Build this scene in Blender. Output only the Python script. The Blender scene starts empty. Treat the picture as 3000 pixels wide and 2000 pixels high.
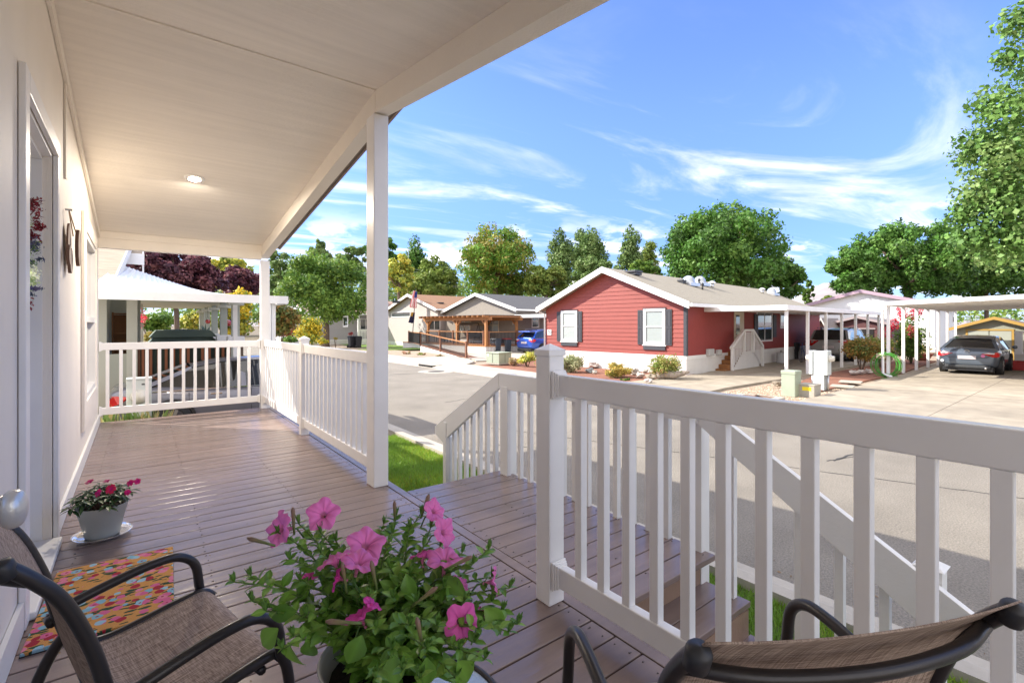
import bpy, math, random
import numpy as np
from mathutils import Vector, Matrix
R=math.radians
S=bpy.context.scene
COL=S.collection
# ---------------------------------------------------------------- camera
HD=R(52.4647)                       # heading of the lens in the ground plane
FW=np.array([math.cos(HD),math.sin(HD),0.]); RT=np.array([math.sin(HD),-math.cos(HD),0.]); UP=np.array([0,0,1.])
CZ=1.94; CP=np.array([0,0,CZ]); FP=1406.
cam=bpy.data.objects.new('camera',bpy.data.cameras.new('camera')); COL.objects.link(cam)
cam.location=(0,0,CZ); cam.rotation_euler=(R(90),0,HD-R(90))
cam.data.sensor_width=36; cam.data.lens=FP/3000*36; cam.data.shift_y=-46/3000
cam.data.clip_start=.02; cam.data.clip_end=9000
S.camera=cam
# ---------------------------------------------------------------- sun + sky
SA,SB=.92,1.0                        # shadow travel per metre of height: +X, -Y
sv=Vector((SA,-SB,-1)).normalized()
sun=bpy.data.objects.new('sun',bpy.data.lights.new('sun','SUN')); COL.objects.link(sun)
sun.rotation_euler=sv.to_track_quat('-Z','Y').to_euler(); sun.data.energy=2.5; sun.data.angle=R(.53); sun.data.color=(1,.93,.82)
sun.location=(-8,6,12)
EL=math.atan2(1,math.hypot(SA,SB)); ROT=math.atan2(-SA,SB)
wd=bpy.data.worlds.new('World'); S.world=wd; wd.use_nodes=True
nt=wd.node_tree; N=nt.nodes; L=nt.links; N.clear()
def nd(t,x=None,**k):
    n=N.new(t)
    for a,b in k.items(): setattr(n,a,b)
    return n
def wm(op,a,b=None,c=None,clamp=False):
    n=N.new('ShaderNodeMath'); n.operation=op; n.use_clamp=clamp
    for i,x in enumerate((a,b,c)):
        if x is None: continue
        if isinstance(x,(int,float)): n.inputs[i].default_value=x
        else: L.new(x,n.inputs[i])
    return n.outputs[0]
sky=nd('ShaderNodeTexSky',sky_type='NISHITA',sun_disc=False,sun_elevation=EL,sun_rotation=ROT,air_density=1.0,dust_density=.12,ozone_density=3.2,altitude=300)
tc=nd('ShaderNodeTexCoord')
sep=nd('ShaderNodeSeparateXYZ'); L.new(tc.outputs['Generated'],sep.inputs[0])
zc=wm('MAXIMUM',sep.outputs[2],.03)
px=wm('DIVIDE',sep.outputs[0],zc); py=wm('DIVIDE',sep.outputs[1],zc)
cb=nd('ShaderNodeCombineXYZ'); L.new(px,cb.inputs[0]); L.new(py,cb.inputs[1])
mp=nd('ShaderNodeMapping'); L.new(cb.outputs[0],mp.inputs[0]); mp.inputs['Rotation'].default_value=(0,0,R(28)); mp.inputs['Scale'].default_value=(.42,1.25,1); mp.inputs['Location'].default_value=(9.4,2.2,0)
def noise(vec,sc,det,rough,dist=0,seed=0):
    n=nd('ShaderNodeTexNoise'); n.inputs['Scale'].default_value=sc; n.inputs['Detail'].default_value=det; n.inputs['Roughness'].default_value=rough; n.inputs['Distortion'].default_value=dist
    L.new(vec,n.inputs['Vector']); return n.outputs['Fac']
def ramp(v,a,b,lo=0,hi=1):
    m=nd('ShaderNodeMapRange',interpolation_type='SMOOTHSTEP'); L.new(v,m.inputs[0])
    for i,x in enumerate((a,b,lo,hi)): m.inputs[i+1].default_value=x
    return m.outputs[0]
ci=ramp(noise(mp.outputs[0],.62,10,.6,1.6),.455,.73)
cj=ramp(noise(mp.outputs[0],.23,2,.5,.3),.40,.60)
cirr=wm('MULTIPLY',wm('MULTIPLY',wm('MULTIPLY',ci,cj),ramp(sep.outputs[2],.40,.52,1,.22)),1.0,clamp=True)
# low cumulus band near the horizon
mp2=nd('ShaderNodeMapping'); L.new(tc.outputs['Generated'],mp2.inputs[0]); mp2.inputs['Scale'].default_value=(1,1,2.6); mp2.inputs['Location'].default_value=(.35,.2,0)
cu=ramp(noise(mp2.outputs[0],5.2,7,.55,.2),.52,.60)
band=wm('MULTIPLY',ramp(sep.outputs[2],.02,.06),ramp(sep.outputs[2],.24,.13))
cum=wm('MULTIPLY',wm('MULTIPLY',cu,band),.92)
over=ramp(sep.outputs[2],.60,.78,0,.92)          # unseen white cloud added towards the zenith to brighten the ambient light
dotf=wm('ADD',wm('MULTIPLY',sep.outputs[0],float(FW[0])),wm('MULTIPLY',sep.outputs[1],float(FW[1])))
behind=ramp(dotf,-.1,-.5,0,.9)                 # unseen cloud bank added behind the camera, whitens the ambient light
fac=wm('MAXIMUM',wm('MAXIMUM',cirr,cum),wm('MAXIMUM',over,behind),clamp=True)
tint=nd('ShaderNodeMix',data_type='RGBA',blend_type='MULTIPLY'); tint.inputs['Factor'].default_value=1
L.new(sky.outputs[0],tint.inputs['A']); tint.inputs['B'].default_value=(.80,.83,1.10,1)
dim=nd('ShaderNodeMix',data_type='RGBA',blend_type='MULTIPLY'); dim.inputs['Factor'].default_value=1; L.new(tint.outputs['Result'],dim.inputs['A'])
dc=nd('ShaderNodeMix',data_type='RGBA'); L.new(ramp(sep.outputs[2],.0,.42),dc.inputs['Factor']); dc.inputs['A'].default_value=(.48,.56,.66,1); dc.inputs['B'].default_value=(.96,.98,1.0,1); L.new(dc.outputs['Result'],dim.inputs['B'])
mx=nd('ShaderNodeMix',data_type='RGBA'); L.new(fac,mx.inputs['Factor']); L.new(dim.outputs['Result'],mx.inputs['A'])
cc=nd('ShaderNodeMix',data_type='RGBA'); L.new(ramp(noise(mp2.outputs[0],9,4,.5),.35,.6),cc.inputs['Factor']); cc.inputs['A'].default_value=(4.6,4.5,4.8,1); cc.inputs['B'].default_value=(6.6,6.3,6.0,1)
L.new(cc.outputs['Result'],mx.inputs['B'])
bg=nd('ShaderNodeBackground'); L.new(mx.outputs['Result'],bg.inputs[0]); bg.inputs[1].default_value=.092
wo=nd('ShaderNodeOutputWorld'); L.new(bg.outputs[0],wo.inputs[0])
S.view_settings.view_transform='Standard'; S.view_settings.look='None'; S.view_settings.exposure=1.82; S.view_settings.gamma=1
S.cycles.max_bounces=10; S.cycles.diffuse_bounces=6; S.cycles.transparent_max_bounces=12
random.seed(7); rng=np.random.default_rng(7)
# ---------------------------------------------------------------- helpers
def ray(u,v): return FW+RT*(u-1500)/FP+UP*(954-v)/FP
def P(u,v,z=0.):
    d=ray(u,v); return CP+d*((z-CZ)/d[2])
def D(u,v,t): return CP+ray(u,v)*t
def PX(u,v,x): d=ray(u,v); return CP+d*(x/d[0])
def PY(u,v,y): d=ray(u,v); return CP+d*(y/d[1])
def PL(u,v,p0,n):
    d=ray(u,v); n=np.array(n,float); return CP+d*(np.dot(np.array(p0)-CP,n)/np.dot(d,n))
def V(*a): return np.array(a,float)
def tag(o,label=None,cat=None,group=None,kind=None):
    if label: o['label']=label
    if cat: o['category']=cat
    if group: o['group']=group
    if kind: o['kind']=kind
    return o
def thing(name,label,cat,loc=(0,0,0),rz=0.,group=None):
    o=bpy.data.objects.new(name,None); COL.objects.link(o); o.location=tuple(loc); o.rotation_euler=(0,0,rz); o.empty_display_size=.1
    return tag(o,label,cat,group)
def loc2(root,p):
    c,s=math.cos(-root.rotation_euler.z),math.sin(-root.rotation_euler.z); q=np.array(p,float)-np.array(root.location)
    return np.array([c*q[0]-s*q[1],s*q[0]+c*q[1],q[2]])
class MB:
    def __init__(s): s.v=[]; s.f=[]; s.c=None
    def add(s,vs,fs):
        b=len(s.v); s.v+= [tuple(map(float,p)) for p in vs]; s.f+= [tuple(i+b for i in f) for f in fs]; return s
    def obox(s,c,a,b,d):
        c,a,b,d=[np.array(x,float) for x in (c,a,b,d)]
        vs=[c+i*a+j*b+k*d for i in(-1,1) for j in(-1,1) for k in(-1,1)]
        fs=[(0,1,3,2),(4,6,7,5),(0,4,5,1),(2,3,7,6),(0,2,6,4),(1,5,7,3)]
        if np.dot(np.cross(a,b),d)<0: fs=[f[::-1] for f in fs]
        return s.add(vs,fs)
    def box(s,x0,x1,y0,y1,z0,z1): return s.obox(((x0+x1)/2,(y0+y1)/2,(z0+z1)/2),(abs(x1-x0)/2,0,0),(0,abs(y1-y0)/2,0),(0,0,abs(z1-z0)/2))
    def beam(s,p,q,w,h,up=(0,0,1)):
        p,q=np.array(p,float),np.array(q,float); d=q-p; l=np.linalg.norm(d); d=d/l; up=np.array(up,float)
        x=np.cross(d,up); x/=np.linalg.norm(x); y=np.cross(x,d)
        return s.obox((p+q)/2,d*l/2,x*w/2,y*h/2)
    def tube(s,pts,r,n=8,cap=True):
        pts=[np.array(p,float) for p in pts]; m=len(pts)
        rr=r if hasattr(r,'__len__') else [r]*m
        vs=[];fs=[]; ref=None
        for i,p in enumerate(pts):
            t=pts[min(i+1,m-1)]-pts[max(i-1,0)]; t=t/(np.linalg.norm(t)+1e-12)
            if ref is None: ref=np.array([0,0,1.]) if abs(t[2])<.9 else np.array([1.,0,0])
            x=np.cross(ref,t); x/=np.linalg.norm(x)+1e-12; y=np.cross(t,x); ref=y
            for k in range(n):
                a=2*math.pi*k/n; vs.append(p+rr[i]*(math.cos(a)*x+math.sin(a)*y))
        for i in range(m-1):
            for k in range(n): fs.append((i*n+k,i*n+(k+1)%n,(i+1)*n+(k+1)%n,(i+1)*n+k))
        if cap: fs.append(tuple(range(n))[::-1]); fs.append(tuple(range((m-1)*n,m*n)))
        return s.add(vs,fs)
    def cyl(s,p,q,r1,r2=None,n=16): return s.tube([p,q],[r1,r1 if r2 is None else r2],n)
    def lathe(s,c,prof,n=24,sx=1,sy=1,ax=None):
        vs=[];fs=[]; m=len(prof); c=np.array(c,float)
        for r,z in prof:
            for k in range(n):
                a=2*math.pi*k/n; p=np.array([r*math.cos(a)*sx,r*math.sin(a)*sy,z])
                if ax is not None: p=ax@p
                vs.append(c+p)
        for i in range(m-1):
            for k in range(n): fs.append((i*n+k,i*n+(k+1)%n,(i+1)*n+(k+1)%n,(i+1)*n+k))
        return s.add(vs,fs)
    def prism(s,poly,d):
        poly=[np.array(p,float) for p in poly]; d=np.array(d,float); n=len(poly)
        vs=poly+[p+d for p in poly]; fs=[tuple(range(n))[::-1],tuple(range(n,2*n))]+[(i,(i+1)%n,n+(i+1)%n,n+i) for i in range(n)]
        nn=np.cross(poly[1]-poly[0],poly[2]-poly[1])
        if np.dot(nn,d)<0: fs=[f[::-1] for f in fs]
        return s.add(vs,fs)
    def quad(s,a,b,c,d): return s.add([a,b,c,d],[(0,1,2,3)])
    def build(s,name,mat,parent=None,smooth=False,bevel=0,sub=0,auto=None):
        me=bpy.data.meshes.new(name); me.from_pydata(s.v,[],s.f); me.update()
        if mat: me.materials.append(mat)
        if s.c is not None:
            ca=me.color_attributes.new('Col','FLOAT_COLOR','POINT'); ca.data.foreach_set('color',np.array([tuple(c)+(1,) for c in s.c],dtype=np.float32).ravel())
        if smooth: me.polygons.foreach_set('use_smooth',[True]*len(me.polygons))
        o=bpy.data.objects.new(name,me); COL.objects.link(o)
        if parent: o.parent=parent
        if bevel:
            b=o.modifiers.new('bevel','BEVEL'); b.width=bevel; b.segments=2; b.limit_method='ANGLE'
        if sub:
            b=o.modifiers.new('sub','SUBSURF'); b.levels=sub; b.render_levels=sub
        return o
def copy_tree(o,parent=None):
    c=o.copy(); COL.objects.link(c)
    if parent: c.parent=parent
    for ch in list(o.children): copy_tree(ch,c)
    return c
MATS={}
def M(name,col,rough=.6,metal=0,nz=None,bump=None,groove=None,attr=False,spec=.5,coat=0,transl=0,streak=None,emit=0,trans=0,alpha=1,mottle=None):
    """nz=(scale,amount[,stretch]) colour variation, bump=(scale,strength[,stretch]), groove=(axis,spacing,width,strength)"""
    if name in MATS: return MATS[name]
    m=bpy.data.materials.new(name); m.use_nodes=True; t=m.node_tree; n=t.nodes; l=t.links
    b=n['Principled BSDF']; b.inputs['Base Color'].default_value=(*col,1); b.inputs['Roughness'].default_value=rough; b.inputs['Metallic'].default_value=metal
    b.inputs['Specular IOR Level'].default_value=spec; b.inputs['Coat Weight'].default_value=coat; b.inputs['Coat Roughness'].default_value=.05
    if trans: b.inputs['Transmission Weight'].default_value=trans
    if alpha<1: b.inputs['Alpha'].default_value=alpha
    if emit: b.inputs['Emission Color'].default_value=(*col,1); b.inputs['Emission Strength'].default_value=emit
    tcn=n.new('ShaderNodeTexCoord')
    def mapn(st):
        mpn=n.new('ShaderNodeMapping'); l.new(tcn.outputs['Object'],mpn.inputs[0]); mpn.inputs['Scale'].default_value=st; return mpn.outputs[0]
    def nz_(sc,st,det=5,ro=.6):
        x=n.new('ShaderNodeTexNoise'); x.inputs['Scale'].default_value=sc; x.inputs['Detail'].default_value=det; x.inputs['Roughness'].default_value=ro; l.new(mapn(st),x.inputs['Vector']); return x.outputs['Fac']
    cur=None
    if attr:
        a=n.new('ShaderNodeAttribute'); a.attribute_name='Col'; cur=a.outputs['Color']
    for k in ([nz] if nz else [])+([mottle] if mottle else []):
        f=nz_(k[0],k[2] if len(k)>2 else (1,1,1))
        r=n.new('ShaderNodeMapRange'); l.new(f,r.inputs[0]); r.inputs[1].default_value=.3; r.inputs[2].default_value=.7; r.inputs[3].default_value=1-k[1]; r.inputs[4].default_value=1+k[1]
        x=n.new('ShaderNodeMix'); x.data_type='RGBA'; x.blend_type='MULTIPLY'; x.inputs['Factor'].default_value=1
        if cur is None: x.inputs['A'].default_value=(*col,1)
        else: l.new(cur,x.inputs['A'])
        l.new(r.outputs[0],x.inputs['B']); cur=x.outputs['Result']
    if cur is not None: l.new(cur,b.inputs['Base Color'])
    h=None
    if bump:
        h=nz_(bump[0],bump[2] if len(bump)>2 else (1,1,1)); bs=bump[1]
        bn=n.new('ShaderNodeBump'); bn.inputs['Strength'].default_value=bs; bn.inputs['Distance'].default_value=.02; l.new(h,bn.inputs['Height']); l.new(bn.outputs[0],b.inputs['Normal'])
    if groove:
        sp=n.new('ShaderNodeSeparateXYZ'); l.new(tcn.outputs['Object'],sp.inputs[0])
        def mm(op,a,bv):
            x=n.new('ShaderNodeMath'); x.operation=op; l.new(a,x.inputs[0]); x.inputs[1].default_value=bv; return x.outputs[0]
        g=mm('GREATER_THAN',mm('FRACT',mm('DIVIDE',sp.outputs[groove[0]],groove[1]),0),groove[2]/groove[1])
        b2=n.new('ShaderNodeBump'); b2.inputs['Strength'].default_value=groove[3]; b2.inputs['Distance'].default_value=.02; l.new(g,b2.inputs['Height'])
        if bump: l.new(bn.outputs[0],b2.inputs['Normal'])
        l.new(b2.outputs[0],b.inputs['Normal'])
    if transl:
        tr=n.new('ShaderNodeBsdfTranslucent'); ms=n.new('ShaderNodeMixShader'); ms.inputs[0].default_value=transl
        if cur is not None: l.new(cur,tr.inputs[0])
        else: tr.inputs[0].default_value=(*col,1)
        l.new(b.outputs[0],ms.inputs[1]); l.new(tr.outputs[0],ms.inputs[2]); l.new(ms.outputs[0],n['Material Output'].inputs[0])
    MATS[name]=m; return m
def text_mesh(txt,size,name,mat,parent,ext=.004):
    c=bpy.data.curves.new('t','FONT'); c.body=txt; c.size=size; c.extrude=ext; c.align_x='CENTER'; c.align_y='CENTER'
    o=bpy.data.objects.new('t',c); COL.objects.link(o); dg=bpy.context.evaluated_depsgraph_get(); me=bpy.data.meshes.new_from_object(o.evaluated_get(dg)); bpy.data.objects.remove(o)
    me.materials.clear(); me.materials.append(mat); q=bpy.data.objects.new(name,me); COL.objects.link(q); q.parent=parent; return q
# ---------------------------------------------------------------- materials
white=M('white_vinyl',(.85,.84,.825),.35,nz=(2.2,.045),bump=(180,.03))
wpaint=M('white_paint',(.78,.77,.74),.5,bump=(60,.08),nz=(2,.04))
cream=M('cream_siding',(.86,.80,.71),.6,bump=(90,.25,(1,1,.15)),nz=(2,.03),groove=(1,.2032,.009,.5))
ceilm=M('ceiling_panel',(.91,.85,.76),.65,bump=(110,.3,(.25,1,1)),nz=(1.3,.03),mottle=(16,.045,(.05,1,1)))
beamm=M('cream_trim',(.85,.79,.70),.6,bump=(80,.25),nz=(2,.03))
deckm=M('deck_paint',(.225,.165,.145),.24,nz=(9,.16,(.12,1,1)),bump=(26,.16,(.1,1,1)),mottle=(1.5,.12),spec=.6)
deckbrown=M('riser_paint',(.30,.20,.14),.45,nz=(6,.1),bump=(30,.15))
asph=M('asphalt',(.25,.225,.19),.92,nz=(62,.36),bump=(110,.9),mottle=(.8,.17))
conc=M('concrete',(.42,.385,.33),.85,nz=(1.1,.12),bump=(150,.2),mottle=(25,.05))
conc2=M('old_concrete',(.335,.29,.225),.85,nz=(.45,.22,(1,.35,1)),bump=(150,.2),mottle=(2.2,.17))
glass=M('window_glass',(.05,.065,.07),.04,spec=.9,coat=.5)
darkglass=M('car_glass',(.012,.014,.016),.03,spec=.9,coat=.6)
blind=M('window_blind',(.36,.41,.40),.25,groove=(2,.05,.008,.3),coat=.6)
black=M('black_plastic',(.02,.02,.022),.5)
rubber=M('tyre_rubber',(.025,.025,.026),.8)
chrome=M('chrome',(.75,.75,.76),.15,metal=1)
alu=M('aluminium',(.6,.6,.6),.35,metal=1)
bark=M('bark',(.16,.115,.085),.9,nz=(6,.3,(3,3,.5)),bump=(14,.6,(3,3,.5)))
leafm=M('leaves',(1,1,1),.55,attr=True,transl=.28,spec=.35)
leafn=M('glossy_leaves',(1,1,1),.38,attr=True,transl=.25,spec=.5)
petal=M('petals',(1,1,1),.5,attr=True,transl=.35,spec=.3)
soil=M('soil',(.03,.02,.015),.95,bump=(60,.6),nz=(40,.4))
bronze=M('bronze_tube',(.035,.031,.031),.34,metal=.35,bump=(220,.04),coat=.15)
greenroof=M('galv',(.5,.52,.54),.4,metal=.6)
# ---------------------------------------------------------------- foliage
def leafcloud(name,parent,blobs,n,size,pal,mat=leafm,org=(0,0,0),tri=False,out=.6,up=.25,asp=.62,fill=.45,jit=.14):
    """leaf-sized faces scattered over a set of clumps (centre, rx, ry, rz)"""
    w=np.array([b[1]*b[2]+b[1]*b[3] for b in blobs],float); w/=w.sum()
    bi=rng.choice(len(blobs),n,p=w); B=np.array([[*b[0],b[1],b[2],b[3]] for b in blobs],float)[bi]
    d=rng.normal(size=(n,3)); d/=np.linalg.norm(d,axis=1)[:,None]
    rad=1-fill*rng.random(n)**1.3+rng.normal(size=n)*jit
    c=B[:,:3]+d*B[:,3:]*rad[:,None]
    nr=d*out+rng.normal(size=(n,3))*.5+np.array([0,0,up]); nr/=np.linalg.norm(nr,axis=1)[:,None]
    t=rng.normal(size=(n,3)); t-= (t*nr).sum(1)[:,None]*nr; t/=np.linalg.norm(t,axis=1)[:,None]
    b=np.cross(nr,t); s=size*(.45+1.1*rng.random(n)**1.3)[:,None]
    k=4; vs=np.empty((n,k,3))
    vs[:,0]=c-t*s*.5; vs[:,1]=c+b*s*.5*asp+nr*s*.06; vs[:,2]=c+t*s*.5; vs[:,3]=c-b*s*.5*asp+nr*s*.06
    vs=vs.reshape(-1,3)-np.array(org)
    me=bpy.data.meshes.new(name); me.vertices.add(n*k); me.vertices.foreach_set('co',vs.ravel()); me.loops.add(n*k); me.loops.foreach_set('vertex_index',np.arange(n*k)); me.polygons.add(n)
    me.polygons.foreach_set('loop_start',np.arange(0,n*k,k)); me.polygons.foreach_set('loop_total',np.full(n,k)); me.update(calc_edges=True)
    pal=np.array(pal,float); ci=rng.integers(0,len(pal),n); bc=rng.integers(0,len(pal),len(blobs))[bi]; ci=np.where(rng.random(n)<.55,bc,ci)
    cl=pal[ci]*(1.75+1.0*rng.random(n))[:,None]; cl=np.repeat(cl,k,0); cl=np.concatenate([cl,np.ones((n*k,1))],1)
    ca=me.color_attributes.new('Col','FLOAT_COLOR','POINT'); ca.data.foreach_set('color',cl.astype(np.float32).ravel())
    me.materials.append(mat); o=bpy.data.objects.new(name,me); COL.objects.link(o)
    if parent: o.parent=parent
    return o
GR=dict(
 mid=[(.085,.14,.022),(.06,.115,.02),(.11,.165,.03),(.045,.09,.018)],
 dark=[(.04,.10,.014),(.05,.11,.02),(.03,.065,.014),(.07,.13,.025)],
 pop=[(.065,.11,.03),(.09,.135,.042),(.05,.085,.025),(.11,.15,.05)],
 locust=[(.09,.15,.02),(.13,.15,.025),(.07,.14,.018),(.16,.14,.035),(.06,.13,.018)],
 willow=[(.11,.15,.03),(.14,.17,.04),(.08,.12,.024)],
 plum=[(.045,.016,.024),(.03,.012,.02),(.07,.022,.03),(.12,.05,.055)],
 yell=[(.30,.24,.02),(.2,.2,.03),(.36,.27,.02),(.10,.14,.02)],
 ygreen=[(.26,.27,.05),(.16,.20,.04),(.36,.32,.06),(.12,.15,.03)],
 near=[(.06,.12,.025),(.085,.15,.035),(.045,.09,.02),(.11,.16,.05)],
 orange=[(.13,.085,.02),(.10,.095,.02),(.17,.095,.025),(.06,.08,.02)],
 red=[(.18,.03,.03),(.24,.05,.05),(.12,.03,.03)],
 grey=[(.17,.18,.10),(.13,.15,.07),(.22,.22,.13)],
 gold=[(.22,.17,.035),(.17,.15,.03),(.26,.19,.05),(.13,.14,.035)],
 bush=[(.12,.15,.03),(.08,.12,.02),(.17,.17,.05),(.22,.14,.06)],
 dry=[(.30,.19,.14),(.24,.17,.10),(.20,.18,.08)])
def blobset(c,rx,ry,rz,n,br,seed,shape='round'):
    rn=np.random.default_rng(seed); bl=[]
    i=0
    while len(bl)<n and i<4000:
        i+=1; d=rn.normal(size=3); d/=np.linalg.norm(d); r=rn.random()**.40*.80
        if shape=='round' and d[2]*r<-.65: continue
        p=np.array([d[0]*rx*r,d[1]*ry*r,d[2]*rz*r]); h=(p[2]/rz+1)/2
        if shape=='cone': p[:2]*=max(.12,1.15-h*1.1)
        if shape=='vase': p[:2]*=.45+.75*h
        b=br*(.65+.6*rn.random())*(1 if shape!='cone' else max(.35,1.1-.7*h))
        bl.append((np.array(c)+p,b,b,b*(.75 if shape!='tall' else 1.25)))
    return bl
def tree(name,label,u,vtop,hw,vbot,dep,pal,nb=26,n=7000,leaf=.3,shape='round',trunk=.22,cat='tree',vbase=None,seed=None,group=None,br=None,base_z=0,mat=leafm,limbs=7):
    """crown spans pixel rows vtop..vbot, half width hw px, at depth dep; stands on the ground below"""
    sc=dep/FP; c=D(u,(vtop+vbot)/2,dep); rx=hw*sc; rz=(vbot-vtop)/2*sc
    base=np.array([c[0],c[1],base_z]); r=thing(name,label,cat,base,0,group)
    seed=seed or int(u*7+vtop); rn=np.random.default_rng(seed)
    bl=blobset(c,rx,rx*.9,rz,int(nb*1.9),(br or .27)*.82*min(rx,rz*1.1),seed,shape)
    
    for _ in range(nb if shape!='cone' else 0):
        q=rn.normal(size=3); q/=np.linalg.norm(q); q*=.72+.2*rn.random(); q[2]=max(q[2],-.75); bl.append((c+V(q[0]*rx,q[1]*rx*.9,q[2]*rz),*([min(rx,rz)*.17]*3)))
    leafcloud('crown',r,bl,int(n*1.5),leaf*.92,GR[pal],org=base,mat=mat)
    t=MB(); lo=c[2]-rz*.55
    top=np.array([0,0,c[2]+rz*.3-base_z]); fork=np.array([0,0,max(.8,lo-base_z)])
    t.tube([(0,0,-.2),fork*.5+V(.05,0,0),fork,(fork+top)/2+V(.1,.05,0),top],[trunk*1.15,trunk*.9,trunk*.75,trunk*.4,trunk*.1],8)
    for k in rn.choice(len(bl),min(limbs,len(bl)),replace=False):
        e=bl[k][0]-base; s=fork*(1)+(top-fork)*rn.random()*.5; m=(s+e)/2+V(0,0,-.08*np.linalg.norm(e-s))
        t.tube([s,m,e],[trunk*.45,trunk*.3,trunk*.08],6)
    t.build('trunk',bark,r,smooth=True)
    return r
def bush(name,label,u,vtop,hw,vbot,dep,pal,n=1500,leaf=.09,nb=10,cat='shrub',base_z=0,group=None,shape='round',mat=leafm,br=.52):
    sc=dep/FP; c=D(u,(vtop+vbot)/2,dep); rx=hw*sc; rz=(vbot-vtop)/2*sc
    base=np.array([c[0],c[1],base_z]); r=thing(name,label,cat,base,0,group)
    leafcloud('foliage',r,blobset(c,rx*.9,rx*.9,rz*.95,int(nb*1.5),br*min(rx,rz),int(u+vtop*3),shape),int(n*1.5),leaf,GR[pal],org=base,mat=mat,fill=.8)
    t=MB(); rn=np.random.default_rng(int(u))
    for k in range(6):
        a=rn.random()*6.28; t.tube([(0,0,-.05),(math.cos(a)*rx*.25,math.sin(a)*rx*.25,(c[2]-base_z)*.6),(math.cos(a)*rx*.6,math.sin(a)*rx*.6,c[2]-base_z+rz*.3)],[.025,.018,.006],5)
    t.build('stems',bark,r)
    return r
# ================================================================ SETTING
def gh(x,y):
    a=min(1,max(0,(3.2-x)/1.2)); b=min(1,max(0,(y-9.0)/.9)); return -.012-.30*a*b*min(1,max(0,(60-y)/30))
m=MB(); xs=[-2500,-300,-60,-20,-8,-4,-2,0,1,1.6,2,2.4,2.8,3.2,4,8,14,30,80,300,2500]; ys=[-2500,-100,-20,-5,0,4,8,9,9.3,9.6,9.9,11,14,20,30,45,60,80,150,500,3000]
for y in ys:
    for x in xs: m.v.append((x,y,gh(x,y)))
nx=len(xs)
m.f=[(j*nx+i,j*nx+i+1,(j+1)*nx+i+1,(j+1)*nx+i) for j in range(len(ys)-1) for i in range(nx-1)]
tag(m.build('ground',M('dry_earth',(.17,.135,.085),.95,nz=(1.5,.25),bump=(80,.5),mottle=(40,.25))),kind='structure')
def sheet(name,poly,z,mat,kind='structure',thick=.0):
    m=MB(); m.add([(p[0],p[1],z) for p in poly],[tuple(range(len(poly)))])
    o=m.build(name,mat)
    # face up
    if o.data.polygons[0].normal.z<0: o.data.flip_normals()
    return tag(o,kind=kind)
sheet('road',[(3.88,-60),(10.35,-60),(10.35,140),(3.88,140)],0,asph)
sheet('ground_verge',[(10.35,-60),(40,-60),(40,60),(10.35,60)],.004,M('gravel_bed',(.36,.28,.21),.95,nz=(55,.38),bump=(60,.9),mottle=(3,.15)))
mulch=M('bark_mulch',(.26,.115,.075),.95,nz=(45,.4),bump=(50,1.0),mottle=(3,.2))
# kerbs (rolled concrete) either side of the road
for nm,x0,x1,sg in (('kerb',3.44,3.88,1),('kerb',10.35,10.80,-1)):
    prof=[(0,0.0),(.12,.012),(.22,.06),(.30,.10),(.44,.11),(.44,-.05),(0,-.05)]
    pts=[((x1-a) if sg==1 else (x0+a),z) for a,z in prof]
    for ya,yb in [(y,y+3.0) for y in (range(-12,45,3) if sg==-1 else range(-12,45,3))]:
        pass
    m=MB()
    y=-15
    while y<60:
        m.prism([(a,y+.006,z) for a,z in pts],(0,2.988,0)); y+=3
    tag(m.build(nm,conc),kind='structure')
# far pavement, ramps and driveways
def slab(name,poly,z0,z1,mat,joints=None):
    m=MB(); m.prism([(p[0],p[1],z0) for p in poly],(0,0,z1-z0)); return tag(m.build(name,mat),kind='structure')
slab('pavement',[(10.80,10.35),(12.3,10.35),(12.3,19.6),(13.6,20.9),(14.6,23.2),(10.80,23.2)],-.05,.10,conc)
slab('pavement',[(10.80,23.206),(14.6,23.206),(15.4,26.0),(13.0,33.0),(12.6,60),(10.80,60)],-.05,.10,conc)
slab('driveway',[(10.80,7.15),(13.9,7.55),(18,7.62),(33,8.3),(33,14),(17.2,10.35),(10.80,10.344)],-.05,.075,conc2)
slab('driveway',[(10.80,-9),(10.80,5.2),(14.2,5.15),(22,5.45),(36,5.9),(36,-9)],-.05,.07,conc2)
slab('driveway',[(14.61,22.4),(15.41,25.99),(17.8,27.0),(19.2,26.4),(36,29.6),(36,22.3),(18.5,20.2),(14.1,21.5)],-.05,.08,conc)
m=MB()
for a,b in (((10.9,2.6),(36,3.0)),((17.5,-9),(17.5,5.25)),((23.6,-9),(23.6,5.5))): m.beam((*a,.0705),(*b,.0705),.012,.004)
for a,b in (((14.6,7.6),(14.6,10.34)),((18.2,7.65),(18.2,10.9)),((10.9,8.9),(30,9.7)),((10.81,13.4),(12.29,13.4)),((10.81,16.4),(12.29,16.4))): m.beam((*a,.076 if b[0]>12.3 or a[1]<10 else .101),(*b,.076 if b[0]>12.3 or a[1]<10 else .101),.012,.004)
tag(m.build('driveway_joints',M('joint_dirt',(.16,.13,.1),.9)),kind='structure')
slab('garden_bed',[(12.303,10.36),(17.0,10.36),(17.0,20.4),(14.4,20.0),(12.303,18.9)],-.04,.06,mulch)
slab('garden_bed',[(15.2,5.62),(24,5.75),(34,6.6),(34,8.0),(20.5,7.5),(17.4,6.9)],-.04,.05,mulch)
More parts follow.
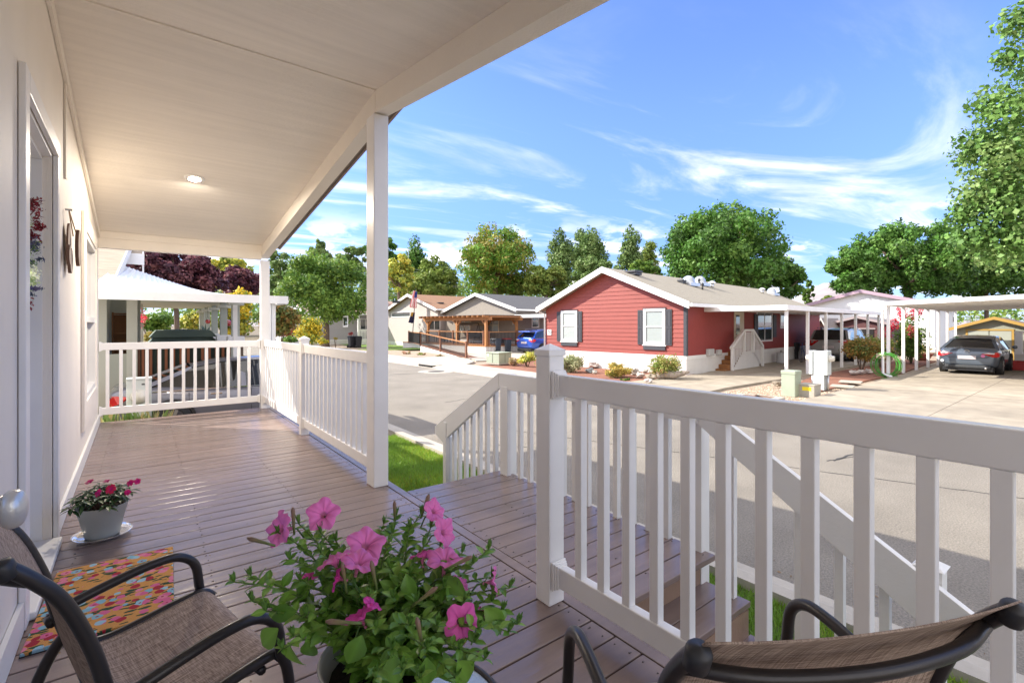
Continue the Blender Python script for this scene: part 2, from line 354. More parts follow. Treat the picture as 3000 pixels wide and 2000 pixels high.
# sealed cracks in the asphalt
m=MB(); rn=random.Random(3)
def crack(a,b,n,w,j):
    a,b=P(*a),P(*b); pts=[a+(b-a)*i/n+V(rn.uniform(-j,j),rn.uniform(-j,j),0) for i in range(n+1)]
    for p,q in zip(pts,pts[1:]): m.beam((p[0],p[1],.002),(q[0],q[1],.002),w*rn.uniform(.6,1.3),.004)
crack((1440,1253),(3050,1466),60,.016,.016); crack((1140,1097),(1300,1090),8,.03,.03); crack((1300,1180),(1475,1148),14,.012,.05); crack((2540,1330),(2420,1350),8,.02,.03); crack((2440,1349),(2530,1322),6,.03,.03)
crack((1450,1302),(1640,1316),10,.012,.03)
tag(m.build('road_cracks',M('crack_tar',(.045,.043,.042),.8)),kind='structure')
# lawn
lawn_m=M('lawn_soil',(.07,.11,.02),.95,nz=(20,.3),bump=(60,.5))
slab('lawn',[(-.3,-3),(3.43,-3),(3.43,7.7),(2.6,8.3),(1.8,8.7),(-.3,8.7)],-.05,.05,lawn_m)
n=95000; gx=rng.uniform(1.75,3.43,n); gy=rng.uniform(-.8,8.2,n); k=~((gx>2.7)&(gy>7.75)); gx,gy=gx[k],gy[k]; n=len(gx)
a=rng.uniform(0,6.28,n); h=rng.uniform(.025,.06,n); w=.0042; le=rng.normal(size=(n,2))*.018
vs=np.empty((n,3,3)); vs[:,0]=np.stack([gx-np.cos(a)*w,gy-np.sin(a)*w,np.full(n,.05)],1); vs[:,1]=np.stack([gx+np.cos(a)*w,gy+np.sin(a)*w,np.full(n,.05)],1); vs[:,2]=np.stack([gx+le[:,0],gy+le[:,1],.05+h],1)
me=bpy.data.meshes.new('grass'); me.from_pydata(vs.reshape(-1,3).tolist(),[],np.arange(n*3).reshape(-1,3).tolist())
pt=.5+.5*np.sin(gx*3.1+np.sin(gy*2.3)*1.5+gy*1.3); cl=np.stack([.19+.20*pt*rng.random(n),.34+.16*pt*rng.random(n),.03+.03*rng.random(n)],1); cl=np.concatenate([np.repeat(cl,3,0),np.ones((n*3,1))],1)
me.color_attributes.new('Col','FLOAT_COLOR','POINT').data.foreach_set('color',cl.astype(np.float32).ravel()); me.materials.append(leafm)
o=bpy.data.objects.new('grass',me); COL.objects.link(o); tag(o,'short mown green grass of the front lawn','grass',kind='stuff')
# pebbles at the end of the lawn
def pebbles(name,lab,pts,smin,smax,cols,seed):
    rn=random.Random(seed); m=MB(); m.c=[]
    oc=[(1,0,0),(-1,0,0),(0,1,0),(0,-1,0),(0,0,1),(0,0,-1)]; of=[(0,2,4),(2,1,4),(1,3,4),(3,0,4),(2,0,5),(1,2,5),(3,1,5),(0,3,5)]
    for x,y,z in pts:
        s=rn.uniform(smin,smax); a=rn.random()*6; ca,sa=math.cos(a),math.sin(a); e=(rn.uniform(.7,1.3),rn.uniform(.6,1),rn.uniform(.4,.7)); c=rn.choice(cols)
        m.add([(x+s*(ca*p[0]*e[0]-sa*p[1]*e[1]),y+s*(sa*p[0]*e[0]+ca*p[1]*e[1]),z+s*p[2]*e[2]) for p in oc],of); m.c+= [c]*6
    return tag(m.build(name,M('stone_col',(1,1,1),.85,attr=True),smooth=True),lab,'gravel',kind='stuff')
rn=random.Random(5)
pebbles('gravel','pale river pebbles at the end of the front lawn by the kerb',[(rn.uniform(2.0,3.4),rn.uniform(7.75,9.0),.0+rn.uniform(0,.02)) for _ in range(900)],.012,.035,[(.5,.42,.33),(.4,.36,.3),(.6,.55,.48),(.45,.30,.2)],6)
rn=random.Random(15)
pebbles('gravel','tan gravel of the strip between the two driveways',[(rn.uniform(11.0,17.5),rn.uniform(5.3,7.35),.005) for _ in range(3500)],.012,.04,[(.5,.38,.26),(.4,.3,.22),(.6,.5,.38),(.33,.2,.14)],7)
# hills on the horizon
m=MB(); H=[]
for i in range(161):
    a=R(-60+i*1.5); r0=2600
    h=25+14*math.sin(i*.21)+9*math.sin(i*.53+1)+5*math.sin(i*1.7)+ (235*math.exp(-((i-52.6)/3.4)**2))
    d=(math.cos(a),math.sin(a))
    m.v+= [(d[0]*r0,d[1]*r0,-20),(d[0]*(r0+250),d[1]*(r0+250),h*.55+8*math.sin(i*2.3)),(d[0]*(r0+600),d[1]*(r0+600),h)]
for i in range(160):
    b=i*3; m.f+= [(b,b+3,b+4,b+1),(b+1,b+4,b+5,b+2)]
tag(m.build('hills',M('hill_dry',(.30,.27,.28),.95,nz=(.006,.25)),smooth=True),kind='structure')
# ================================================================ OUR PORCH
DK=.572
def wx(y): return -.414-.01*y          # wall plane
ROT_W=math.atan(.01)
RZ,RS,RY=3.93,.135,3.92                # ceiling ridge height, slope, ridge position
def cz(y): return RZ-RS*abs(y-RY)
YE=8.95; YN=-1.25
hs=thing('porch_house','cream sided home whose covered front porch we stand on','house',(-.45,RY,0))
def hb(mb,name,mat,par=hs,**k):
    o=tuple(hs.location); mb.v=[(a-o[0],b-o[1],c-o[2]) for a,b,c in mb.v]; return mb.build(name,mat,par,**k)
def wbox(m,y0,y1,z0,z1,t0,t1):         # box lying on the wall, t measured outwards
    m.prism([(wx(y0)+t0,y0,z0),(wx(y0)+t1,y0,z0),(wx(y1)+t1,y1,z0),(wx(y1)+t0,y1,z0)],(0,0,z1-z0)); return m
# wall with door and window openings
DY0,DY1,DZ=3.14,4.17,3.02; WY0,WY1,WZ0,WZ1=6.42,7.95,1.20,2.88
m=MB()
def wpoly(y0,y1,z0,z1=None):
    top=[(wx(y1),y1,cz(y1)+.05),(wx(y0),y0,cz(y0)+.05)] if z1 is None else [(wx(y1),y1,z1),(wx(y0),y0,z1)]
    if z1 is None and y0<RY<y1: top=[top[0],(wx(RY),RY,cz(RY)+.05),top[1]]
    m.prism([(wx(y0),y0,z0),(wx(y1),y1,z0)]+top,(-.14,0,0))
wpoly(YN,DY0,0); wpoly(DY0,DY1,DZ); wpoly(DY0,DY1,0,DK+.02); wpoly(DY1,WY0,0); wpoly(WY0,WY1,WZ1); wpoly(WY0,WY1,0,WZ0); wpoly(WY1,YE-.01,0)
hb(m,'wall',cream)
m=MB(); m.prism([(-9,YE-.01,0),(-.64,YE-.01,0),(-.64,YE-.01,cz(YE)),(-9,YE-.01,cz(YE))],(0,-.14,0)); m.prism([(-9,YN,0),(-.64,YN,0),(-.64,YN,cz(YN)),(-9,YN,cz(YN))],(0,.14,0)); m.box(-9.1,-9,YN,YE,0,3); hb(m,'wall',cream)
# recess: jambs, head, threshold, inner door
m=MB(); wbox(m,DY1+.003,DY1+.03,DK+.02,DZ,-.30,.0)
m.v=m.v; wbox(m,DY1-.012,DY1+.003,DK+.02,DZ-.03,-.175,-.045); wbox(m,DY0-.03,DY0-.003,DK+.02,DZ,-.30,0); wbox(m,DY0,DY1,DZ-.02,DZ-.003,-.30,0); wbox(m,DY0+.002,DY1-.014,DZ-.045,-.022+DZ,-.175,-.045)
hb(m,'door_jamb',white)
m=MB(); wbox(m,DY0+.004,DY1-.016,DK+.03,DZ-.05,-.22,-.178)
dr=hb(m,'door',M('door_paint',(.62,.65,.66),.4,bump=(60,.05)))
m=MB(); wbox(m,DY0-.11,DY0-.004,DK+.004,DZ+.10,.003,.028); wbox(m,DY1+.004,DY1+.09,DK+.004,DZ-.004,.003,.028); wbox(m,DY0+.0,DY1+.09,DZ,DZ+.10,.003,.029)
hb(m,'door_casing',white,bevel=.004)
m=MB(); wbox(m,DY0-.02,DY1-.03,DK+.003,DK+.04,-.15,.05); hb(m,'threshold',wpaint,bevel=.006)
# base trim, frieze
m=MB(); wbox(m,DY1+.095,YE-.02,DK+.004,DK+.135,.003,.022); wbox(m,YN,DY0-.115,DK+.004,DK+.135,.003,.022); hb(m,'base_trim',wpaint)
m=MB()
for y0,y1 in ((YN,RY),(RY,YE-.15)): m.prism([(wx(y0)+.003,y0,cz(y0)-.10),(wx(y1)+.003,y1,cz(y1)-.10),(wx(y1)+.003,y1,cz(y1)-.004),(wx(y0)+.003,y0,cz(y0)-.004)],(.02,0,0))
wbox(m,4.77,4.83,DZ+.0,cz(4.8)-.1,.003,.014)
hb(m,'frieze_board',beamm)
# window
m=MB(); wbox(m,WY0-.26,WY0-.02,WZ0-.28,WZ1+.17,.003,.03); wbox(m,WY1+.02,WY1+.22,WZ0-.28,WZ1+.17,.003,.03); wbox(m,WY0-.02,WY1+.02,WZ1+.02,WZ1+.17,.003,.031); wbox(m,WY0-.02,WY1+.02,WZ0-.28,WZ0-.02,.003,.031)
wf=hb(m,'window',beamm,bevel=.004)
m=MB(); wbox(m,WY0-.018,WY0+.04,WZ0-.018,WZ1+.018,-.05,.018); wbox(m,WY1-.04,WY1+.018,WZ0-.018,WZ1+.018,-.05,.018); wbox(m,WY0+.04,WY1-.04,WZ1-.03,WZ1+.018,-.05,.017); wbox(m,WY0+.04,WY1-.04,WZ0-.018,WZ0+.04,-.05,.017); wbox(m,WY0+.04,WY1-.04,1.98,2.04,-.05,.014)
hb(m,'window_frame',white,wf)
m=MB(); wbox(m,WY0+.04,WY1-.04,2.04,WZ1-.03,-.03,-.025); wbox(m,WY0+.04,WY1-.04,WZ0+.04,1.98,-.045,-.04)
hb(m,'pane',M('mirror_glass',(.09,.10,.11),.02,spec=1,coat=1,metal=.55),wf)
# ceiling panels + roof
m=MB()
XO=1.68
for (ya,yb) in ((YN-.3,RY),(RY,YE+.02)):
    m.prism([(-9.3,ya,cz(ya)),(XO,ya,cz(ya)),(XO,yb,cz(yb)),(-9.3,yb,cz(yb))],(0,0,.02))
hb(m,'ceiling',ceilm)
m=MB(); m.beam((-.44,RY,RZ-.006),(1.55,RY,RZ-.006),.035,.014); hb(m,'ceiling_batten',ceilm)
m=MB()
for (ya,yb) in ((YN-.45,RY),(RY,YE+.06)):
    m.prism([(-9.6,ya,cz(ya)+.021),(XO+.17,ya,cz(ya)+.021),(XO+.17,yb,cz(yb)+.021),(-9.6,yb,cz(yb)+.021)],(0,0,.15))
hb(m,'roof',M('roof_shingle',(.25,.2,.16),.9,nz=(8,.2)))
# beams: sloped rake beams on the posts, level beam at the far end
m=MB()
for (ya,yb) in ((YN-.3,RY-.003),(RY+.003,YE+.0)):
    m.prism([(1.555,ya,cz(ya)-.185),(1.555,yb,cz(yb)-.185),(1.555,yb,cz(yb)-.002),(1.555,ya,cz(ya)-.002)],(.12,0,0))
hb(m,'beam',beamm)
m=MB(); m.box(wx(8.85)+.003,1.552,8.82,8.94,3.035,cz(8.95)-.002); m.box(wx(8.85)+.003,1.552,8.805,8.82,3.17,cz(8.82)-.002); hb(m,'beam',beamm)
m=MB()
for (ya,yb) in ((YN-.46,RY),(RY,YE+.07)): m.prism([(XO+.172,ya,cz(ya)+.01),(XO+.172,yb,cz(yb)+.01),(XO+.172,yb,cz(yb)+.18),(XO+.172,ya,cz(ya)+.18)],(.025,0,0))
hb(m,'fascia',M('fascia_brown',(.30,.22,.18),.6))
# deck -------------------------------------------------------------
dk=thing('porch_deck','mauve brown painted board deck with landing and side steps','deck',(0,4,0))
def db(mb,name,mat,**k): mb.v=[(a,b-4,c) for a,b,c in mb.v]; return mb.build(name,mat,dk,**k)
m=MB(); y=8.86
while y>-1.1:
    w=.1355; m.obox(((wx(y)+1.655)/2,y-w/2,DK-.0175+random.uniform(-.0008,.0008)),((1.655-wx(y))/2-.003,0,0),(0,w/2,0),(0,0,.0175)); y-=.1435
db(m,'deck_boards',deckm,bevel=.004)
m=MB(); m.box(1.659,1.722,-1.1,8.9,DK-.036,DK+.001); m.box(-.5,1.655,8.865,8.925,DK-.03,DK+.002); db(m,'border_board',deckm,bevel=.004)
m=MB(); y=3.68
while y>1.60:
    w=.1355; m.obox(((1.728+2.715)/2,y-w/2,DK-.0175+random.uniform(-.0008,.0008)),((2.715-1.728)/2,0,0),(0,w/2,0),(0,0,.0175)); y-=.1435
db(m,'landing_boards',deckm,bevel=.004)
m=MB(); m.box(1.69,1.715,-1.1,8.88,.02,DK-.04); m.box(1.722,2.668,1.606,1.63,DK-.19,DK-.038); m.box(2.69,2.715,1.635,3.68,.02,DK-.038); m.box(1.73,2.70,3.655,3.68,.02,DK-.038)
m.box(1.74,2.70,1.33,1.352,.195,.345); m.box(1.74,2.70,1.05,1.07,.05,.16); m.box(-.5,1.69,8.88,8.90,-.3,DK-.035)
m.box(1.74,2.70,3.94,3.96,.195,.345)
db(m,'skirt',deckbrown)
m=MB()
for z,y0 in ((.381,1.345),(.195,1.065)):
    for k in range(2): m.box(1.73,2.73,y0+k*.1435-.012,y0+k*.1435+.126,z-.035,z)
for z,y0 in ((.381,3.685),(.195,3.97)):
    for k in range(2): m.box(1.73,2.73,y0+k*.1435,y0+k*.1435+.138,z-.035,z)
db(m,'step_tread',deckm,bevel=.004)
m=MB(); rn=random.Random(9); y=8.86
while y>-1.1:
    for xx in (1.61,.95,.30,-.32):
        for dy in (.03,.105):
            m.cyl((xx+rn.uniform(-.02,.02),y-dy,DK-.004),(xx,y-dy,DK+.0008),.0035,n=6)
    if 1.6<y<3.8:
        for xx in (1.78,2.2,2.66):
            for dy in (.03,.105): m.cyl((xx+rn.uniform(-.02,.02),y-dy,DK-.004),(xx,y-dy,DK+.0008),.0035,n=6)
    y-=.1435
tag(db(m,'deck_screws',M('rusty_screw',(.05,.035,.03),.6)),kind='stuff')
# posts and railings ----------------------------------------------
def post_at(name,label,x,y,z0,z1,w,cap=True,group=None,sleeve=True,wide=None):
    r=thing(name,label,'post',(x,y,z0),0,group); h=z1-z0
    m=MB(); m.box(-w/2,w/2,-(wide or w)/2,(wide or w)/2,0,h-(.03 if cap else 0)); m.build('shaft',white,r,bevel=.006)
    if cap:
        m=MB(); c=w/2+.006; m.box(-c,c,-c,c,h-.035,h-.006); b=len(m.v)
        m.add([(-c,-c,h-.006),(c,-c,h-.006),(c,c,h-.006),(-c,c,h-.006),(0,0,h+.025)],[(0,1,4),(1,2,4),(2,3,4),(3,0,4)]); m.build('post_cap',white,r,bevel=.002)
    return r
post_at('porch_post','tall white square post at the open corner by the landing',1.605,4.0,DK,cz(4)-.185,.13,False,'tall posts holding the porch roof',wide=.17)
post_at('porch_post','tall white square post at the far corner of the porch',1.605,8.86,DK,3.02,.13,False,'tall posts holding the porch roof')
post_at('railing_post','short capped white post halfway along the street side railing',1.61,6.40,DK,DK+1.215,.10,True,'capped railing posts')
post_at('railing_post','short capped white post where the near railing starts',1.615,1.79,DK,DK+1.255,.10,True,'capped railing posts')
def railing(name,label,a,b,sp,z1=DK+1.13,z0=DK+.10,flange=(1,1),bw=.040,ph=0,bals=None,rail_h=.10):
    a,b=V(*a,0),V(*b,0); L_=np.linalg.norm(b-a); ang=math.atan2(b[1]-a[1],b[0]-a[0])
    r=thing(name,label,'railing',(a[0],a[1],0),ang,'white balustrades of the front porch')
    m=MB(); m.box(0,L_,-.024,.024,z1-rail_h,z1); m.build('top_rail',white,r,bevel=.005)
    m=MB(); m.box(0,L_,-.024,.024,z0,z0+rail_h); m.build('bottom_rail',white,r,bevel=.005)
    for e,(x0,x1) in zip(flange,((0.002,.035),(L_-.035,L_-.002))):
        if e:
            for zc in (z1-rail_h/2,z0+rail_h/2):
                m=MB()
                for q,(dx,g) in enumerate(((0,.018),(.011,.012),(.022,.006))):
                    xa=x0+dx if x0<.01 else x1-dx; xb=xa+.012*(1 if x0<.01 else -1)
                    m.box(min(xa,xb),max(xa,xb),-.026-g,.026+g,zc-rail_h/2-g,zc+rail_h/2+g)
                m.build('bracket',white,r,bevel=.0015)
    m0=None; k=0; x=sp*(.62+ph)
    xs=bals if bals else []
    if not bals:
        while x<L_-.03: xs.append(x); x+=sp
    me=None
    for x in xs:
        if me is None:
            m=MB(); m.box(-bw/2,bw/2,-bw/2,bw/2,z0+rail_h,z1-rail_h); o=m.build('baluster',white,r,bevel=.003); me=o.data; o.location=(x,0,0)
        else:
            q=o.copy(); COL.objects.link(q); q.parent=r; q.location=(x,0,0)
    return r
railing('porch_railing','white railing across the far end of the porch',(wx(8.86)+.01,8.86),(1.535,8.86),.148,z1=DK+1.125,z0=DK+.115)
railing('porch_railing','white street side railing from the far corner post to the short post',(1.61,8.79),(1.61,6.455),.148)
railing('porch_railing','white street side railing between the short post and the tall post',(1.61,6.345),(1.61,4.09),.148,flange=(1,1))
railing('porch_railing','white railing nearest the camera with the driveway seen over it',(1.615,1.735),(1.615,-1.2),.1383,flange=(1,0),ph=.53)
# landing rail with sloping wings (wooden)
lr=thing('landing_railing','white wooden railing round the landing with sloping ends down both steps','railing',(2.67,2.6,0))
def lb(mb,name,mat=wpaint,**k): mb.v=[(a-2.67,b-2.6,c) for a,b,c in mb.v]; return mb.build(name,mat,lr,**k)
ZT=1.50
A=[(4.83,.76),(3.63,ZT),(1.60,ZT-.10),(.42,.79)]
m=MB()
def rp(y0,z0,y1,z1,h,x0,x1): m.prism([(x0,y0,z0-h),(x0,y1,z1-h),(x0,y1,z1),(x0,y0,z0)],(x1-x0,0,0))
rp(3.63,ZT,1.60,ZT,.145,2.63,2.668); lb(m,'top_rail',bevel=.003)
m=MB(); m.prism([(2.63,4.70,.65),(2.63,4.86,.72),(2.63,4.86,.80),(2.63,3.633,ZT),(2.63,3.633,ZT-.145)],(.038,0,0)); lb(m,'sloping_rail',bevel=.003)
m=MB(); m.prism([(2.63,1.597,ZT),(2.63,1.597,ZT-.15),(2.63,.46,.60),(2.63,.38,.67),(2.63,.38,.77)],(.038,0,0)); lb(m,'sloping_rail',bevel=.003)
m=MB(); m.box(2.626,2.672,3.49,3.60,.02,ZT-.12); lb(m,'post',bevel=.003)
m=MB(); m.box(2.672,2.76,3.52,3.60,.02,ZT-.01); lb(m,'post',bevel=.003)
m=MB(); m.box(2.67,2.76,1.60,1.70,.02,ZT-.02); lb(m,'post',bevel=.003)
m=MB(); m.box(2.62,2.668,4.60,4.66,.05,.88); m.box(2.67,2.74,4.60,4.68,.05,.72); lb(m,'post',bevel=.003)
m=MB(); m.box(2.67,2.76,.50,.59,.05,.90); m.add([(2.66,.49,.90),(2.77,.49,.90),(2.77,.60,.90),(2.66,.60,.90),(2.715,.545,.935)],[(0,1,4),(1,2,4),(2,3,4),(3,0,4)]); lb(m,'post')
for y in (3.376,3.238,3.10,2.96,2.82,2.688,2.55,2.41,2.27,2.13,1.99,1.85):
    m=MB(); m.box(2.672,2.71,y-.019,y+.019,DK-.03,ZT-.05); lb(m,'baluster')
def zsl(y): return ZT-.145-(y-3.63)*.60 if y>3.63 else ZT-.15-(1.597-y)*.66
for y in (3.76,3.90,4.03,4.16,4.29,4.42,4.53,1.42,1.24,1.06,.88,.70):
    m=MB(); m.box(2.672,2.71,y-.019,y+.019,.10,zsl(y)+.06); lb(m,'baluster')
m=MB(); m.box(2.73,2.76,1.7,3.6,.02,.16); lb(m,'skirt_board')
# dust and leaf litter lying on the deck and in the gutter
rn=random.Random(31); m=MB(); m.c=[]
for k in range(170):
    if k<40: x,y,z=rn.uniform(-.3,1.5),rn.uniform(2,8.6),DK+.003
    else: x,y,z=rn.uniform(3.9,4.25),rn.uniform(-1,11),.006
    a=rn.random()*6.28; s_=rn.uniform(.006,.02) if k>=40 else rn.uniform(.003,.009); c,d=math.cos(a)*s_,math.sin(a)*s_
    m.add([(x-c,y-d,z),(x+d*.5,y-c*.5,z+.003),(x+c,y+d,z+.002),(x-d*.5,y+c*.5,z)],[(0,1,2,3)]); m.c+=[rn.choice([(.25,.15,.06),(.18,.12,.07),(.35,.27,.12)])]*4
tag(m.build('leaf_litter',M('dry_litter',(1,1,1),.9,attr=True)),'tiny dry leaf scraps scattered on the deck and along the gutter','litter',kind='stuff')
# downlight
a=PY(570,522,6.0)
for yy in np.linspace(4,9,400):
    q=PY(570,522,yy)
    if q[2]>cz(yy): break
dl=thing('ceiling_downlight','round recessed downlight glowing in the porch ceiling','light',(q[0],yy,cz(yy)))
la=bpy.data.lights.new('downlight_lamp','AREA'); la.shape='DISK'; la.size=.11; la.energy=25; la.color=(1,.88,.73); lo=bpy.data.objects.new('downlight_lamp',la); COL.objects.link(lo); lo.parent=dl; lo.location=(0,0,-.02); lo.visible_camera=True
sl=Matrix.Rotation(-math.atan(RS),3,'X'); sl=np.array(sl)
m=MB(); m.lathe((0,0,0),[(.055,.012),(.058,-.006),(.085,-.010),(.10,-.004),(.10,.004)],28,ax=sl); m.build('trim_ring',white,dl,smooth=True)
m=MB(); m.lathe((0,0,0),[(.0,-.001),(.057,-.001)],28,ax=sl); m.build('lens',M('lamp_glow',(1,.86,.60),.5,emit=7),dl)
# ================================================================ HOUSES
skirtm=M('white_skirting',(.74,.72,.69),.55,groove=(1,.15,.012,.6),nz=(2,.05))
skirtx=M('white_skirting_side',(.72,.70,.66),.55,groove=(0,.15,.012,.6),nz=(2,.05))
def shingle(n,c): return M(n,c,.92,nz=(5,.10,(.4,3,3)),bump=(30,.5),mottle=(22,.22,(.5,3,3)))
def window(root,o,ux,n,w,h,fm=white,gm=glass,mv=0,mh=1,fr=.08,depth=.03,sill=None,sillm=None):
    o,ux,n=V(*o),V(*ux),V(*n); up=V(0,0,1)
    def bx(m,a0,a1,b0,b1,d0,d1): m.obox(o+ux*(a0+a1)/2+up*(b0+b1)/2+n*(d0+d1)/2,ux*(a1-a0)/2,up*(b1-b0)/2,n*(d1-d0)/2)
    m=MB(); bx(m,0,fr,0,h,.003,depth); bx(m,w-fr,w,0,h,.003,depth); bx(m,fr,w-fr,0,fr,.003,depth); bx(m,fr,w-fr,h-fr,h,.003,depth)
    for i in range(mh): zc=h*(i+1)/(mh+1); bx(m,fr,w-fr,zc-.022,zc+.022,.003,depth*.7)
    for i in range(mv): xc=w*(i+1)/(mv+1); bx(m,xc-.025,xc+.025,fr,h-fr,.003,depth*.8)
    f=m.build('window',fm,root); m=MB(); bx(m,fr,w-fr,fr,h-fr,.002,.010); m.build('pane',gm,f)
    if sill: m=MB(); bx(m,-.03,w+.03,-sill,-.003,.003,depth+.03); m.build('sill',sillm or fm,f)
    return f
def house(name,label,org,rz,W,Ln,zs,ze,zr,wallm,roofm,fasm,skm=skirtm,skx=skirtx,oh=.35,sideoh=.30,lap=None,cat='house',trim=None,th=.16,sidem=None,back=True):
    """gable end on local x=0 facing -x, from y=0 to y=W; ridge runs along +x"""
    r=thing(name,label,cat,org,rz); sl=(zr-ze)/(W/2); t=.14
    m=MB(); m.prism([(0,0,zs),(0,W,zs),(0,W,ze),(0,W/2,zr),(0,0,ze)],(t,0,0))
    if not sidem: m.box(t,Ln-t,0,t,zs,ze); m.box(t,Ln-t,W-t,W,zs,ze)
    m.prism([(Ln-t,0,zs),(Ln-t,W,zs),(Ln-t,W,ze),(Ln-t,W/2,zr),(Ln-t,0,ze)],(t,0,0)); m.build('wall',wallm,r)
    if sidem: m=MB(); m.box(t,Ln-t,0,t,zs,ze); m.box(t,Ln-t,W-t,W,zs,ze); m.build('wall',sidem,r)
    if zs>0.05:
        m=MB(); m.box(-.015,.1,-.015,W+.015,-.1,zs-.13); m.build('skirting',skm,r)
        m=MB(); m.box(.1,Ln,-.015,.1,-.1,zs-.13); m.build('skirting',skx,r)
        m=MB(); m.box(-.028,.1,-.028,W+.028,zs-.129,zs+.012); m.box(.1,Ln,-.028,.1,zs-.129,zs+.012); m.build('band_board',wpaint,r)
    if lap:
        m=MB(); z=zs+.012
        while z<zr-.05:
            z2=min(z+lap,zr-.02); c=lambda q: (0,W) if q<=ze else ((q-ze)/sl,W-(q-ze)/sl)
            a0,a1=c(z); b0,b1=c(z2)
            if a1-a0<.1: break
            m.add([(-.026,a0,z),(-.026,a1,z),(-.008,b1,z2),(-.008,b0,z2),(-.001,a0,z),(-.001,a1,z),(-.001,b1,z2),(-.001,b0,z2)],[(0,3,2,1),(0,1,5,4),(3,7,6,2),(0,4,7,3),(1,2,6,5)]); z+=lap
        m.build('lap_siding',wallm,r)
    if trim:
        m=MB(); m.box(-.034,.09,-.034,-.001,zs+.013,ze-.02); m.box(-.034,-.001,0,.09,zs+.013,ze-.02); m.build('corner_board',trim,r)
    m=MB()
    for y0,y1 in ((-sideoh,W/2),(W+sideoh,W/2)):
        z0=ze-sideoh*sl; m.prism([(-oh,y0,z0+.02),(-oh,y1,zr+.02),(-oh,y1,zr+.02+th),(-oh,y0,z0+.02+th)],(Ln+2*oh,0,0))
    m.build('roof',roofm,r)
    m=MB()
    for s_,(y0,y1) in enumerate(((-sideoh-.02,W/2),(W+sideoh+.02,W/2))):
        z0=ze-(sideoh+.02)*sl; m.prism([(-oh-.004,y0,z0-.05),(-oh-.004,y1,zr-.05),(-oh-.004,y1,zr+.05+th),(-oh-.004,y0,z0+.05+th)],(-.03,0,0))
    m.build('rake_board',fasm,r)
    m=MB(); z0=ze-sideoh*sl
    m.box(-oh,Ln+oh,-sideoh-.13,-sideoh-.004,z0+.02,z0+.15); m.build('gutter',white if fasm is white else fasm,r)
    return r,sl
def local(r,u,v,face='front',off=0.):
    """pixel -> local coordinates on the gable plane (x=0) or the side plane (y=0)"""
    a=r.rotation_euler.z; n=V(math.cos(a),math.sin(a),0) if face=='front' else V(-math.sin(a),math.cos(a),0)
    return loc2(r,PL(u,v,V(*r.location)+n*off,n))
def winpx(r,u0,u1,v0,v1,face='front',**k):
    a=local(r,u0,v1,face); b=local(r,u1,v0,face)
    c0=local(r,u0,v0,face); d1=local(r,u1,v1,face); zt=(c0[2]+b[2])/2; zb=(a[2]+d1[2])/2
    if face=='front': return window(r,(0,a[1],zb),(0,-1,0),(-1,0,0),a[1]-b[1],zt-zb,**k)
    return window(r,(a[0],0,zb),(1,0,0),(0,-1,0),b[0]-a[0],zt-zb,**k)
# ---- red house
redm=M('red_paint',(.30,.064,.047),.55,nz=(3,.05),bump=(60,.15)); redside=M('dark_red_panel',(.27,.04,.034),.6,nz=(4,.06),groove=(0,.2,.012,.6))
charc=M('charcoal_paint',(.055,.058,.068),.55)
rh,_=house('red_house','red lap sided single storey home with charcoal shutters across the street','house' and (16.42,10.47,0),R(5.6),7.25,17.5,.77,2.76,4.28,redm,shingle('grey_shingle',(.30,.27,.215)),white,lap=.175,trim=charc,sidem=redside,oh=.38)
for u0,u1,v0,v1,s0,s1 in ((1646,1693,910,1000,(1634,1645.5),(1694,1706)),(1887,1951,904,1010,(1870,1886),(1953,1970))):
    a=local(rh,u0,v0); b=local(rh,u1,v1); y0,y1=b[1],a[1]; zt=(a[2]+local(rh,u1,v0)[2])/2; zb=(b[2]+local(rh,u0,v1)[2])/2
    f=window(rh,(-.026,y1,zb),(0,-1,0),(-1,0,0),y1-y0,zt-zb,fr=.11,depth=.05,gm=blind)
    m=MB(); m.box(-.09,-.027,y0-.04,y1+.04,zb-.035,zb-.002); m.build('sill',white,f)
    m=MB(); m.box(-.07,-.027,y0-.0,y1+.0,zb-.20,zb-.037); m.box(-.09,-.027,y0-.03,y1+.03,zt+.002,zt+.03); m.build('trim_board',charc,f)
    for (ya,yb) in ((y1+.01,y1+.27),(y0-.27,y0-.01)):
        m=MB(); z0,z1=zb+.0,zt-.04; m.box(-.055,-.028,ya,yb,z0,z1)
        for q0,q1 in ((z0+.06,(z0+z1)/2-.04),((z0+z1)/2+.04,z1-.06)):
            m.box(-.066,-.0555,ya+.05,yb-.05,q0,q0+.02); m.box(-.066,-.0555,ya+.05,yb-.05,q1-.02,q1); m.box(-.066,-.0555,ya+.05,ya+.065,q0+.02,q1-.02); m.box(-.066,-.0555,yb-.065,yb-.05,q0+.02,q1-.02)
        m.build('shutter',charc,rh)
pl=MB(); q=local(rh,1611,973); pl.box(-.05,-.03,q[1]-.13,q[1]+.13,q[2]-.13,q[2]+.13); pb=pl.build('number_plate',white,rh)
tx=text_mesh('76',.24,'number',black,pb); tx.matrix_local=Matrix.Translation((-.052,q[1],q[2]))@Matrix(((0,0,-1,0),(-1,0,0,0),(0,1,0,0),(0,0,0,1)))
m=MB(); m.tube([(-.30,7.55,2.72),(-.25,7.45,2.60),(-.06,7.30,2.52),(-.06,7.30,.1)],.045,8); m.build('downpipe',white,rh,smooth=True)
